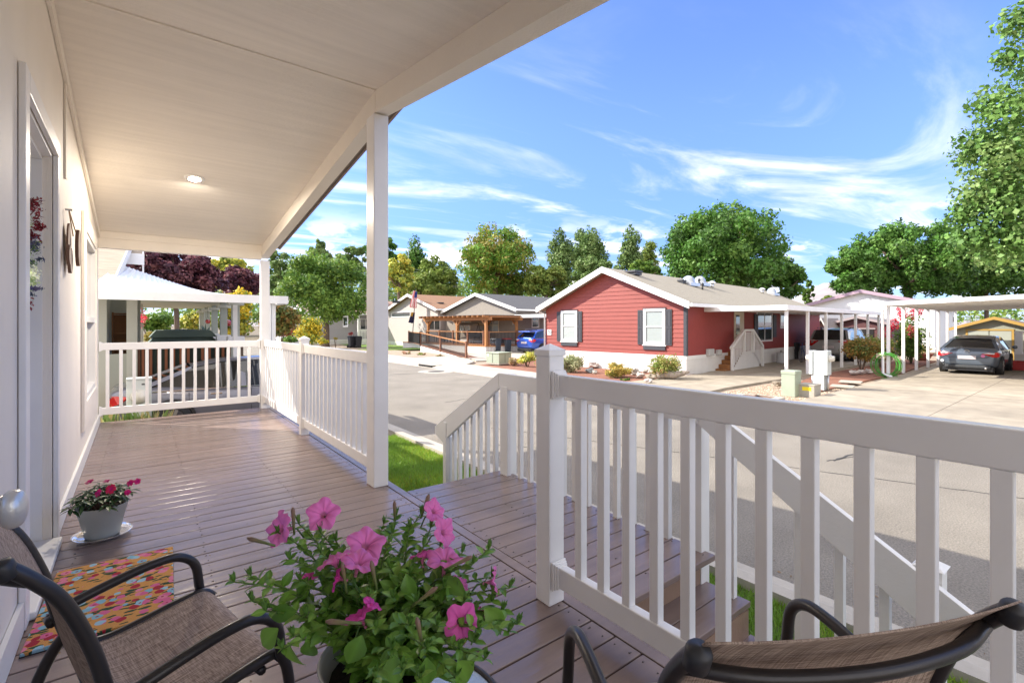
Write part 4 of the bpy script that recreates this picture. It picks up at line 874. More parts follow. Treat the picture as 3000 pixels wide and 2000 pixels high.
# pedestals
def pedbox(name,label,u,v,w,h,mat,rz=0,z0=.0,cat='utility box'):
    p=P(u,v,z0); r=thing(name,label,cat,p,rz); m=MB(); m.prism([(-w*.55,-w*.5,0),(w*.55,-w*.5,0),(w*.55,w*.5,0),(-w*.55,w*.5,0)],(0,0,h)); m.build('box',mat,r,bevel=.015); return r,w,h
r,w,h=pedbox('cable_pedestal','tall pale green cable box next to the carport post','',0,.40,.78,gm_) if False else pedbox('cable_pedestal','tall pale green cable box next to the carport post',2318,1160,.36,.70,gm_)
m=MB(); m.box(-w*.58,w*.58,-w*.53,w*.53,h-.09,h+.012); m.build('cap',gm_,r,bevel=.015)
ybm=M('grey_concrete_box',(.40,.37,.31),.8,nz=(20,.1))
r,w,h=pedbox('meter_pit_box','squat grey concrete box with a yellow sticker in the gravel','' ,0,0,0,ybm) if False else pedbox('meter_pit_box','squat grey concrete box with a yellow sticker in the gravel',2372,1162,.40,.34,ybm)
m=MB(); m.box(-w*.55-.004,-w*.55-.001,-.12,.10,h*.55,h*.85); m.build('yellow_sticker',M('yellow_sticker',(.85,.68,.02),.5),r); m=MB(); m.box(-w*.58,w*.58,-w*.53,w*.53,h-.02,h+.02); m.build('lid',ybm,r,bevel=.01)
# big meter pedestal
q=P(2402,1142,.03); r=thing('meter_pedestal','pale blue grey electric meter pedestal with two round meters beside the mulch bed','utility box',q,R(0))
pmt=M('pale_blue_metal',(.56,.60,.59),.45,nz=(2,.05))
m=MB(); m.box(-.10,.14,-.14,.15,0,1.16); m.build('column',pmt,r,bevel=.008); m=MB(); m.box(-.13,.17,-.245,-.142,.46,1.18); m.build('meter_box',pmt,r,bevel=.01); m=MB(); m.box(-.13,.17,.152,.25,.46,1.17); m.build('meter_box',pmt,r,bevel=.01)
for s_,y in ((-1,-.246),(1,.251)):
    m=MB(); m.lathe((.02,y,.95),[(.105,0),(.105,s_*.05),(.085,s_*.06),(.08,s_*.12),(0,s_*.13)],20,ax=np.array(Matrix.Rotation(R(-90),3,'X'))); m.build('meter',M('meter_glass',(.62,.60,.54),.2,coat=1),r,smooth=True)
m=MB(); m.cyl((.02,-.21,0),(.02,-.21,.46),.03,n=10); m.cyl((.1,-.18,0),(.1,-.18,.46),.02,n=10); m.cyl((.02,.2,0),(.02,.2,.46),.03,n=10); m.build('conduit',alu,r,smooth=True)
# stepping stones, manhole, drain, pit lids
for u,v,lab in ((2468,1133,'grey square paving slab lying in the gravel nearer the road'),(2492,1124,'buff square paving slab overlapping the first one')):
    q=P(u,v,.04); r=thing('paving_slab',lab,'paving slab',q,R(12),'loose paving slabs'); m=MB(); z=.0 if u<2480 else .045; m.box(-.3,.3,-.3,.3,z,z+.04); m.build('slab',ybm,r,bevel=.006)
for u,v,lab in ((2196,1159,'rusty pit cover set in the end of the red house driveway'),(2245,1163,'rusty pit cover beside the gravel strip')):
    q=P(u,v,.078); r=thing('pit_cover',lab,'pit cover',q,R(2),'rusty pit covers'); m=MB(); m.box(-.28,.28,-.35,.35,-.05,.006); m.build('frame',conc,r); m=MB(); m.box(-.12,.12,-.16,.16,.0065,.012); m.build('lid',M('rust_lid',(.22,.13,.08),.8),r)
mh=thing('manhole','round manhole cover with a pale concrete ring in the road','manhole',(9.85,18.1,.0)); m=MB(); m.lathe((0,0,0),[(.36,.006),(.75,.006),(.76,.0)],32); m.build('ring',conc,mh); m=MB(); m.lathe((0,0,0),[(0,.008),(.355,.008)],28); m.build('cover',M('cast_iron',(.07,.065,.06),.7,bump=(60,.6)),mh)
sd=thing('storm_drain','dark storm drain inlet in the far kerb','drain',(10.5,19.6,0)); m=MB(); m.box(.0,.5,-.0,1.5,.112,.124); m.build('lid',conc,sd,bevel=.01); m=MB(); m.box(-.03,.02,.1,1.4,.03,.108); m.build('opening',M('dark_inside',(.015,.013,.013),.9),sd)
# bins
def binthing(label,x,y,z,rz,bodym,lidm,group,first=None):
    r=thing('wheelie_bin',label,'bin',(x,y,z),rz,group)
    m=MB(); v=[(-.24,-.22,.03),(.24,-.22,.03),(.24,.22,.03),(-.24,.22,.03),(-.29,-.28,.95),(.29,-.28,.95),(.29,.28,.95),(-.29,.28,.95)]; m.add(v,[(3,2,1,0),(4,5,6,7),(0,1,5,4),(1,2,6,5),(2,3,7,6),(3,0,4,7)]); m.build('body',bodym,r,bevel=.03)
    m=MB(); m.box(-.31,.31,-.31,.33,.952,.99); m.box(-.24,.24,-.22,.26,.991,1.03); m.build('lid',lidm,r,bevel=.015)
    m=MB(); m.cyl((-.26,.34,.93),(.26,.34,.93),.018,n=8); m.build('handle',black,r,smooth=True)
    for s_ in (-1,1): m=MB(); m.cyl((s_*.25,.25,.12),(s_*.30,.25,.12),.12,n=16); m.build('wheel',black,r,smooth=True)
    return r
slate=M('slate_plastic',(.07,.085,.11),.45); binb=M('black_bin',(.02,.022,.028),.4)
p=P(1453,1034,.02); binthing('slate grey wheelie bin at the left of the pair by the pergola',p[0],p[1],.02,R(100),slate,slate,'bins by the pergola')
p=P(1480,1033,.02); binthing('slate wheelie bin with a red lid by the pergola',p[0]+.1,p[1],.02,R(96),slate,M('red_lid',(.36,.05,.05),.5),'bins by the pergola')
p=P(1031,1018,.0); binthing('black wheelie bin by the lawn left of the porch post',p[0],p[1],0,R(95),binb,binb,'black bins across the lawn')
p=P(1049,1018,.0); binthing('black wheelie bin nearest the porch post with a pale sticker',p[0],p[1],0,R(85),binb,binb,'black bins across the lawn')
sheet('lawn_far',[(15,42),(19,38),(24,50),(17,56)],.02,M('far_grass',(.13,.22,.03),.9,nz=(8,.2)))
sheet('garden_bed_far',[(12.4,25.4),(15.3,26.2),(16.2,28.0),(14.6,36),(12.9,36)],.11,MATS['gravel_bed'])
sheet('lawn_beyond',[(13.2,34),(19,34),(19,37),(13.2,37)],.12,MATS['far_grass'])
# flagpole
p=D(1207,1008,43.5); fp=thing('flagpole','thin dark flagpole at the ramp carrying two hanging flags','flagpole',(p[0],p[1],0)); topz=D(1218,845,43.5)[2]
q=loc2(fp,D(1218,845,43.5)); m=MB(); m.tube([(0,0,.3),tuple(q)],.035,6); m.build('pole',black,fp)
def flag(nm,v0,v1,u0,cols,hw_):
    m=MB(); m.c=[]; nn=13; mm_=10; dd=43.3
    for i in range(nn):
        t=i/(nn-1)
        for j in range(mm_):
            s_=j/(mm_-1); p=loc2(fp,D(u0-2+ (s_-.5)*hw_*2*(.55+.5*t)+(-6*t),v0+(v1-v0)*(t*.9+.1*s_*(1+.5*math.sin(5*s_))),dd))+V(.12*math.sin(s_*9),.12*math.cos(s_*7),0); m.v.append(tuple(p)); m.c.append(cols(t,s_))
    for i in range(nn-1):
        for j in range(mm_-1): m.f.append((i*mm_+j,(i+1)*mm_+j,(i+1)*mm_+j+1,i*mm_+j+1))
    m.build(nm,M('flag_cloth',(1,1,1),.8,attr=True,transl=.3),fp)
flag('flag',851,905,1219,lambda t,s:(.03,.04,.2) if t<.36 and s>.5 else ((.55,.03,.04) if int(s*9+t*2)%2 else (.75,.72,.70)),9)
flag('flag',914,948,1213,lambda t,s:(.5,.28,.05) if t<.35 and s<.6 else (.02,.02,.07),7)
# utility pole and wires
up=D(1196,760,62); pol=thing('utility_pole','weathered timber utility pole behind the orange roof','pole',(up[0],up[1],0)); m=MB(); m.tube([(0,0,0),(0,0,up[2])],[.17,.12],8); m.build('pole',M('pole_wood',(.27,.16,.11),.9),pol)
m=MB(); m.tube([(0,0,up[2]-.6),(0,0,up[2]+1.8)],.03,6); m.build('antenna',alu,pol)
for za in (2.9,5.05): m=MB(); m.box(-.15,.15,-.15,.15,up[2]-za-.18,up[2]-za+.18); m.build('insulator',alu,pol)
wr=thing('power_lines','sagging power and cable lines crossing behind the houses','wires',tuple(D(1000,800,62)[:2])+(0,))
for v,dv in ((786,2),(793,2),(828,0),(831,1),(853,4),(857,5),(859,6)):
    for (ua,ub) in ((500,1196),(1196,1900)):
        a=D(ua,v-8-(0 if ua<1000 else 0),66) ; b=D(ub,v+(dv if ua<1000 else 22),62 if ua<1000 else 70)
        if ua>=1000: a=D(ua,v+dv,62)
        o=V(*wr.location); m=MB(); m.tube([a+(b-a)*t-o-V(0,0,1.2*4*t*(1-t)*.35) for t in np.linspace(0,1,12)],.022,4); m.build('wire',M('wire_grey',(.25,.25,.26),.6),wr)
# hose on the carport post
ho=thing('garden_hose','coiled bright green garden hose hanging on the first carport post','hose',(21.95,5.75,0)); m=MB(); rn=random.Random(4)
for k in range(11):
    rr=.32+.08*rn.random(); cy=-.08+.10*rn.uniform(-1,1); cz_=.50+.05*rn.uniform(-1,1); x=-.06+rn.uniform(-.1,.1); pts=[(x+.03*math.sin(3*a+k),cy+rr*math.cos(a)*(1+.05*math.sin(2*a+k)),max(.03,cz_+rr*1.12*math.sin(a)-.02)) for a in np.linspace(0,6.28,26)]; m.tube(pts,.010,6,cap=False)
m.tube([(-.05,-.3,.2),(-.1,-.45,.05),(-.3,-.3,.03),(-.5,0,.03)],.014,6); m.build('coil',M('green_rubber',(.06,.27,.03),.4),ho,smooth=True)
m=MB(); m.box(-.12,.05,-.05,.22,.72,.90); m.build('hanger',M('cream_plastic',(.62,.52,.35),.5),ho,bevel=.02)
# cooler, planter
p=P(2972,1090,.07); r=thing('cooler','small red cooler box against the white deck skirt','cooler',(29.3,p[1]-.0,.07)); m=MB(); m.box(-.2,.1,-.3,.3,0,.32); m.build('body',M('red_plastic',(.42,.03,.03),.4),r,bevel=.02); m=MB(); m.box(-.21,.11,-.31,.31,.322,.40); m.build('lid',MATS['red_plastic'],r,bevel=.02)
p=P(2702,1056,.03); r=thing('planter_bowl','terracotta pink planter bowl with a spiky plant','planter',p); m=MB(); m.lathe((0,0,0),[(0,.02),(.28,.0),(.36,.18),(.48,.36),(.50,.40),(.44,.38),(.0,.34)],22); m.build('bowl',M('pink_clay',(.48,.16,.12),.7),r,smooth=True)
leafcloud('plant',r,[((p[0],p[1],.65),.4,.4,.3)],160,.3,GR['gold'],org=p,asp=.12,fill=.9)
# bicycle and clutter under the red carport
bk=thing('bicycle','dark bicycle leaning in the shade of the red carport','bicycle',tuple(P(2358,1068))[:2]+(.08,),R(40)); ax=np.array(Matrix.Rotation(R(90),3,'X'))
for x in (-.52,.52):
    m=MB(); m.tube([(x+.33*math.cos(a),0,.34+.33*math.sin(a)) for a in np.linspace(0,6.283,25)],.02,6,cap=False)
    for a in np.linspace(0,3.14,8): m.tube([(x+.32*math.cos(a),0,.34+.32*math.sin(a)),(x-.32*math.cos(a),0,.34-.32*math.sin(a))],.003,4)
    m.build('wheel',M('grey_rubber',(.2,.2,.2),.7),bk)
m=MB(); m.tube([(-.52,0,.34),(-.12,0,.34),(.38,0,.78),(-.22,0,.80),(-.12,0,.34)],.02,6); m.tube([(-.52,0,.34),(-.22,0,.80),(-.25,0,.95)],.016,6); m.tube([(.52,0,.34),(.38,0,.78),(.34,0,1.0)],.018,6); m.build('frame',M('navy_paint',(.02,.05,.18),.3),bk)
m=MB(); m.tube([(.34,-.28,1.02),(.36,0,1.0),(.34,.28,1.02)],.014,6); m.build('handlebar',black,bk); m=MB(); m.box(-.38,-.14,-.06,.06,.94,.99); m.build('saddle',black,bk,bevel=.02)
for u,v,hh,lab,c_ in ((2288,1062,.62,'white plastic bucket in the carport shade',(.55,.56,.58)),(2262,1056,.8,'dark storage tub beside the red house steps',(.04,.045,.06)),(2320,1050,1.1,'dark covered cart beneath the red carport',(.03,.03,.035))):
    p=P(u,v,.08); r=thing('storage_tub',lab,'tub',p,R(10)); m=MB(); m.lathe((0,0,0),[(0,.01),(hh*.32,.0),(hh*.38,hh*.8),(hh*.36,hh*.82),(0,hh*.84)],14); m.build('body',M(lab[:9]+'_pl',c_,.6),r,smooth=False); m=MB(); m.tube([(-hh*.37,0,hh*.7),(0,0,hh*1.0),(hh*.37,0,hh*.7)],.012,5); m.build('handle',black,r)
# ================================================================ LEFT NEIGHBOUR
nb=thing('neighbour_house','sage sided neighbouring home with pale shingle roof beyond the far railing','house',(-3,13.4,-.3))
def nbb(mb,name,mat,**k): mb.v=[(a+3,b-13.4,c+.3) for a,b,c in mb.v]; return mb.build(name,mat,nb,**k)
sage=M('sage_wall',(.40,.42,.36),.6,nz=(2,.04)); sagel=M('sage_light',(.55,.55,.47),.6)
m=MB(); m.box(-8,-.62,13.0,13.2,-.3,2.75); m.box(-8,-.05,14.8,15.0,-.3,3.2); m.box(-.80,-.62,13.2,14.8,-.3,2.75); nbb(m,'wall',sage)
m=MB(); m.box(-.28,-.10,12.95,13.1,-.3,2.55); m.box(-.74,-.60,12.94,12.999,-.3,2.7); nbb(m,'corner_post',sagel)
m=MB(); m.box(-.62,-.28,12.98,13.05,-.3,1.35); nbb(m,'low_wall',sage)
m=MB(); m.prism([(-9,12.3,2.80),(-.47,12.3,2.80),(-.05,16.2,4.75),(-9,16.2,4.75)],(0,0,.05)); m.prism([(-.46,14.6,3.62),(-.02,14.6,3.62),(-.02,18,5.2),(-.2,18,5.2)],(0,0,.05)); nbb(m,'roof',M('nb_shingle',(.50,.41,.31),.92,nz=(5,.14,(.5,4,4)),bump=(26,.7,(.4,3,3)),mottle=(9,.14,(.5,5,3))))
m=MB(); m.prism([(-9,12.26,2.62),(-.45,12.26,2.62),(-.45,12.26,2.86),(-9,12.26,2.86)],(0,.035,0)); m.prism([(-.47,12.3,2.64),(-.47,12.3,2.86),(-.05,16.2,4.8),(-.05,16.2,4.6)],(.03,0,0)); m.box(-.40,.02,14.52,14.56,3.40,3.66); m.prism([(-.02,14.55,3.1),(-.02,14.55,3.66),(-.02,18,5.3),(-.02,18,4.4)],(.035,0,0)); nbb(m,'fascia',white)
aw=thing('carport','white metal carport awning over the dark saloon next door','carport',(2.27,10.2,0))
def ab(mb,name,mat,**k): mb.v=[(a-2.27,b-10.2,c) for a,b,c in mb.v]; return mb.build(name,mat,aw,**k)
m=MB(); m.box(-1.5,2.27,10.2,10.24,2.37,2.52); m.box(2.235,2.27,10.241,12,2.37,2.52); ab(m,'fascia',white)
m=MB(); n_=24
NL,NR,FL,FR=V(-.75,10.245,2.50),V(2.22,10.245,2.50),V(-.42,14.4,3.36),V(1.50,16,2.80)
for i in range(n_+1):
    t=i/n_
    for j in range(n_*3+1):
        s_=j/(n_*3); p=(NL*(1-s_)+NR*s_)*(1-t)+(FL*(1-s_)+FR*s_)*t; m.v.append(tuple(p+V(0,0,.018*((j%3)==0)-.05*math.sin(math.pi*t)*s_)))
w_=n_*3+1
for i in range(n_):
    for j in range(n_*3): m.f.append((i*w_+j,i*w_+j+1,(i+1)*w_+j+1,(i+1)*w_+j))
ab(m,'roof_panel',M('awning_white',(.80,.81,.82),.4))
for x,y,w,lab in ((1.92,10.3,.10,0),(2.03,10.35,.07,1),(1.62,12.2,.08,0)):
    m=MB(); m.box(x-w/2,x+w/2,y-w/2,y+w/2,-.3,2.40); ab(m,'post',white)
pc=thing('neighbour_porch','row of sage half columns on white bases along the neighbouring porch','porch',(1.73,13,-.3))
for k,y in enumerate((13.0,15.1,17.2,19.3,21.2)):
    m=MB(); m.box(-.08,.08,y-13-.08,y-13+.08,1.95,2.86); c=m.build('column',sage,pc); m=MB(); m.box(-.16,.16,y-13-.16,y-13+.16,2.72,2.80); m.build('capital',sagel,c)
    m=MB(); m.box(-.17,.17,y-13-.17,y-13+.17,1.84,1.99); m.build('column_base',white,pc); m=MB(); m.box(-.1,.1,y-13-.1,y-13+.1,0,1.84); m.build('pier',sage,pc)
m=MB(); m.box(-2.0,.1,-.1,8.6,2.88,2.92); m.build('soffit',sagel,pc)
fn=thing('slat_fence','rust brown board fence with dark gaps behind the parked saloon','fence',(-.05,13.05,-.3)); m=MB()
for k in range(13): m.box(.02+k*.135,.07+k*.135,-.03,.02,1.05,1.83)
m.build('boards',M('rust_board',(.25,.085,.035),.7),fn); m=MB(); m.box(0,1.72,.03,.06,.8,1.85); m.build('screen',M('dark_green_screen',(.03,.045,.038),.8),fn); m=MB(); m.box(0,1.75,-.05,.03,.96,1.05); m.box(-.05,0,-.04,.04,0,1.9); m.build('frame',M('brown_frame',(.14,.06,.03),.7),fn)
gz=thing('grill_canopy','dark green vented canopy top just above the far railing','canopy',(.86,16.0,1.06)); cm=M('green_canvas',(.12,.16,.13),.85)
m=MB(); a,b,c=1.25,.62,.50
def fr_(m,w0,z0,w1,z1,o=(0,0)):
    m.add([(-w0+o[0],-w0,z0),(w0+o[0],-w0,z0),(w0+o[0],w0,z0),(-w0+o[0],w0,z0),(-w1+o[0],-w1,z1),(w1+o[0],-w1,z1),(w1+o[0],w1,z1),(-w1+o[0],w1,z1)],[(0,1,5,4),(1,2,6,5),(2,3,7,6),(3,0,4,7)])
fr_(m,1.02,.16,.62,.60); m.add([(-.62,-.62,.6),(.62,-.62,.6),(.62,.62,.6),(-.62,.62,.6)],[(0,1,2,3)]); m.build('lower_canopy',cm,gz); m=MB(); fr_(m,.74,.58,.60,.76); m.add([(-.60,-.60,.76),(.60,-.60,.76),(.60,.60,.76),(-.60,.60,.76),(0,0,.79)],[(0,1,4),(1,2,4),(2,3,4),(3,0,4)]); m.build('upper_canopy',cm,gz)
m=MB()
for x in (-.98,.98):
    for y in (-.98,.98): m.box(x-.03,x+.03,y-.03,y+.03,-1.5,.25)
m.build('legs',iron,gz)
sh=thing('wicker_shelf','brown wicker shelf unit in the shaded porch recess next door','shelf',(-.40,14.3,1.25)); wk=M('wicker',(.20,.09,.035),.8,bump=(60,.6)); m=MB(); m.box(-.17,-.14,-.1,.1,-.2,1.0); m.box(.14,.17,-.1,.1,-.2,1.0); m.build('side',wk,sh); m=MB()
for z in (.05,.5,.95): m.box(-.139,.139,-.1,.1,z,z+.03)
m.box(-.139,.139,.08,.1,-.2,.94); m.build('shelf_board',wk,sh)
# hanging red lanterns, agave pot, hanging basket
for u,v,d_,rr,lab in ((667,946,13.3,.105,'larger red hanging globe between the neighbouring porch columns'),(609,942,16,.08,'smaller red hanging globe further along the neighbouring porch')):
    p=D(u,v,d_); r=thing('hanging_globe',lab,'lantern',p,0,'red hanging globes'); m=MB(); m.lathe((0,0,0),[(rr*math.sin(a),-rr*math.cos(a)*.9) for a in np.linspace(0,3.14,12)],18); m.build('globe',M('red_gloss',(.38,.02,.02),.2,coat=1),r,smooth=True); m=MB(); m.tube([(-rr,0,0),(0,0,rr*2.2),(rr,0,0)],.008,5); m.tube([(0,0,rr*2.2),(0,0,.75)],.005,5); m.build('hanger',iron,r)
p=D(602,978,14.5); r=thing('agave_pot','spiky blue green agave in a buff pot beyond the canopy','plant',p); m=MB(); m.lathe((0,0,-.35),[(0,0),(.15,0),(.2,.3),(.2,.34),(0,.33)],16); m.build('pot',M('buff_clay',(.42,.33,.24),.8),r,smooth=True)
m=MB(); rn=random.Random(2)
for k in range(16):
    a=k*2.4; e=.3+.9*rn.random(); L_=.34; t=V(math.cos(a)*math.cos(e),math.sin(a)*math.cos(e),math.sin(e)); s_=V(-math.sin(a),math.cos(a),0)*.025; m.add([-s_,s_,t*L_*.6+s_*.8,t*L_,t*L_*.6-s_*.8],[(0,1,2,3,4)])
m.build('leaves',M('agave_leaf',(.16,.25,.20),.5),r)
p=D(416,930,14); r=thing('hanging_flowers','pink red hanging flower spray by the neighbouring porch wall','flowers',p); leafcloud('blooms',r,[((p[0],p[1],p[2]),.10,.10,.28),((p[0],p[1],p[2]-.02),.14,.14,.12)],220,.05,[(.5,.07,.12),(.35,.04,.07),(.6,.25,.28)],org=p)
m=MB(); m.tube([(0,0,.5),(0,0,-.3)],.008,4); m.build('stem',bark,r)
p=D(397,930,14.6); r=thing('white_screen','white panel screen at the end of the neighbouring porch','screen',(p[0],p[1],-.3)); m=MB(); m.box(-.14,.12,-.02,.02,1.95,2.75); m.build('panel',white,r); m=MB(); m.box(.13,.19,-.03,.03,0,2.9); m.box(-.2,-.142,-.03,.03,0,2.9); m.build('frame',sagel,r)
p=PY(408,1150,9.75); r=thing('meter_pedestal','pale utility meter pedestal in front of the dark saloon','utility box',(p[0],9.75,-.3)); m=MB(); m.box(-.16,.16,-.12,.12,0,1.38); m.build('column',pmt,r,bevel=.01); m=MB(); m.box(-.165,.165,-.13,.13,1.382,1.41); m.build('lid',pmt,r,bevel=.01)
ax=np.array(Matrix.Rotation(R(90),3,'X')); m=MB(); m.lathe((0,-.12,1.12),[(.115,0),(.115,.03),(.09,.05),(.085,.11),(0,.12)],22,ax=ax); m.build('meter',MATS['meter_glass'],r,smooth=True); m=MB(); m.box(.03,.07,-.124,-.1205,1.30,1.32); m.build('badge',black,r)
o=leafcloud('grass',None,[((-.35+.14*k,9.45+.1*(k%2),.02),.09,.09,.26) for k in range(6)],1,.1,GR['mid']); bpy.data.objects.remove(o)
r=thing('grass_clump','pale striped ornamental grass clump below the far railing','grass',(-.18,9.42,-.12)); m=MB(); m.c=[]; rn=random.Random(8)
for k in range(260):
    x,y=rn.uniform(-.42,.42),rn.uniform(-.16,.2); a=rn.random()*6.28; h=rn.uniform(.5,.86); l=rn.uniform(.05,.25); dx,dy=math.cos(a),math.sin(a); w=.007; c=rn.choice([(.22,.33,.10),(.45,.50,.22),(.14,.25,.06),(.5,.42,.2)])
    m.add([(x-dy*w,y+dx*w,0),(x+dy*w,y-dx*w,0),(x+dx*l*.4+dy*w,y+dy*l*.4-dx*w,h*.7),(x+dx*l,y+dy*l,h),(x+dx*l*.4-dy*w,y+dy*l*.4+dx*w,h*.7)],[(0,1,2,3,4)]); m.c+=[c]*5
m.build('blades',leafm,r)
# ================================================================ TREES AND SHRUBS
tree('plum_tree','large dark purple leaved plum tree behind the neighbouring awning',515,722,140,905,22,'plum',44,15000,.20,trunk=.12,base_z=-.2)
tree('plum_tree','smaller purple plum tree right of the large one',702,768,62,885,30,'plum',20,6000,.24,trunk=.18)
tree('background_tree','loose yellow green tree between the two purple plums',665,742,75,860,48,'ygreen',18,4500,.38)
bush('yellow_shrub','tall yellow green shrub behind the neighbouring porch columns',695,835,62,1010,17,'yell',4500,.11,26,base_z=-.2,shape='round',br=.34)
bush('yellow_shrub','yellow green shrub in the gap left of the columns',570,905,45,985,24,'ygreen',2200,.16,12)
bush('green_shrub','bright green shrub under the purple plum',450,900,60,985,26,'mid',2600,.16,14)
bush('flower_bed','low orange and pink flowers beyond the dark canopy',455,968,45,1000,21,'gold',900,.08,10,cat='flowers')
bush('autumn_shrub','green shrub turning orange beside the awning end',818,890,52,1000,30,'orange',4200,.20,16)
tree('maple_tree','round mid green maple on the lawn beyond the street side railing',955,728,140,972,42,'mid',46,17000,.27,trunk=.28,limbs=10)
tree('conifer_tree','pointed pale green tree rising behind the round maple',935,682,62,800,60,'pop',22,5000,.38,'cone')
tree('background_tree','bluish green tree at the left end of the tree line',822,728,62,900,62,'pop',22,5500,.42)
tree('background_tree','greyish tree between the maple and the porch post',1030,712,45,820,66,'pop',14,3200,.42)
tree('background_tree','bright yellow green tree immediately right of the porch post',1168,724,48,885,56,'ygreen',18,4200,.36)
tree('background_tree','dark leafy tree top peeping above the yellow green one',1120,690,60,790,70,'dark',14,3800,.4)
tree('poplar_tree','slim dark poplar behind the utility pole',1208,690,30,880,66,'dark',14,3600,.36,'tall',br=.8)
tree('willow_tree','pale olive willow right of the utility pole',1275,748,72,900,64,'willow',30,8500,.40)
tree('willow_tree','low olive tree line piece behind the orange roof',1235,800,75,905,60,'willow',24,6500,.36)
tree('locust_tree','wide rusty green honey locust behind the taupe house',1452,655,135,880,58,'locust',46,15000,.34,trunk=.3,limbs=14,br=.26)
tree('poplar_tree','grey green poplar first right of the locust',1645,662,40,870,64,'pop',22,6500,.36,'tall',br=.6)
tree('poplar_tree','tall grey green poplar in the middle of the row',1738,640,38,870,66,'pop',20,6500,.36,'tall',br=.6)
tree('poplar_tree','leaning poplar between the two tallest ones',1698,665,28,860,68,'pop',14,3600,.36,'tall',br=.6)
tree('poplar_tree','separate poplar standing left of the great maple',1848,645,34,860,64,'pop',18,5200,.34,'tall',br=.6)
tree('poplar_tree','small thin poplar touching the great maple',1902,690,24,850,66,'willow',12,2600,.34,'tall',br=.6)
tree('background_tree','bushy olive tree behind the left slope of the red roof',1600,765,75,880,56,'willow',26,8000,.34)
tree('background_tree','bushy grey green tree under the tall poplar',1745,745,80,860,54,'pop',26,8000,.32)
tree('background_tree','olive tree filling the gap behind the ridge of the red house',1885,760,70,840,54,'mid',22,6500,.32)
tree('background_tree','low olive tree behind the charcoal roof',1505,800,75,885,60,'willow',20,5500,.34)
tree('great_maple','huge deep green maple behind the red house',2130,588,205,880,46,'dark',70,26000,.34,trunk=.45,limbs=14,br=.24)
tree('great_maple','lower right shoulder maple of the deep green pair',2290,745,70,900,50,'dark',22,7000,.32)
tree('small_tree','small dark green tree at the end of the red roof',2368,815,20,900,52,'mid',12,2600,.28)
tree('great_maple','broad deep green maple behind the white houses',2660,648,200,885,52,'dark',70,26000,.36,trunk=.5,limbs=14,br=.24)
tree('great_maple','left lobe maple of the broad crown behind the white house',2500,720,80,880,50,'dark',26,8500,.34)
tree('great_maple','right lobe maple behind the tan roof corner',2890,700,130,900,54,'dark',34,11000,.36)
tree('background_tree','pale willow shrub at the foot of the distant hill',2445,862,40,905,56,'willow',16,3600,.30)
nt_=thing('near_maple','leafy light green maple leaning in from the right edge','tree',(16.6,-2.2,0))
bl=[]; rn=np.random.default_rng(77)
for u,v,d_,rr in ((2990,60,9.6,.42),(2950,170,9.8,.30),(2900,300,10,.40),(2960,330,9.6,.55),(2860,420,10,.42),(2930,470,9.7,.65),(2880,560,10,.50),(2960,600,9.8,.7),(2840,610,10.2,.38),(2900,680,10,.55),(2970,720,9.8,.55),(2850,700,10.2,.40),(2830,460,10.4,.25),(2815,640,10.3,.28),(2990,470,10,.6),(3060,200,10,.7),(3080,420,10,.9),(3080,640,10,.9),(3070,60,10,.6),(3160,300,10.4,1),(3180,560,10.4,1.),(2960,420,10.8,.6),(2950,560,11,.7),(2920,740,11,.5)):
    p=D(u,v,d_); bl.append((p,rr,rr,rr*.85))
leafcloud('crown',nt_,bl,26000,.088,GR['near'],org=V(16.6,-2.2,0),asp=.85,fill=.7,out=.5)
m=MB(); m.tube([(0,0,0),(-.1,.1,2.2),(-.3,.4,4),(-.5,.7,6.5)],[.2,.17,.12,.04],8)
for b_ in bl[::2]: e=b_[0]-V(16.6,-2.2,0); s_=V(-.2,.3,max(2.2,e[2]*.55)); m.tube([s_,(s_+e)/2+V(0,0,.1),e],[.06,.035,.01],5)
m.build('trunk',bark,nt_,smooth=True)
# far-off wood closing the horizon
bl=[]; rn=np.random.default_rng(12)
for k in range(150):
    u=520+k*16.5+rn.uniform(-8,8); d_=rn.uniform(74,100); h=rn.uniform(.55,1.)*(150 if u<1700 else 110 if u<1950 else 70)
    if 2385<u<2440: h*=.35
    q=D(u,945-h*.5,d_); a=h*.55*d_/FP; bl.append((q,a*.8,a*.8,a))
    for _ in range(4): bl.append((q+V(rn.normal()*a*.7,rn.normal()*a*.7,rn.uniform(-.6,.9)*a),a*.33,a*.33,a*.33))
o=leafcloud('far_wood',None,bl,42000,.55,GR['mid']+GR['willow'],fill=.3); tag(o,'far green wood closing the horizon behind the houses','wood',kind='stuff')
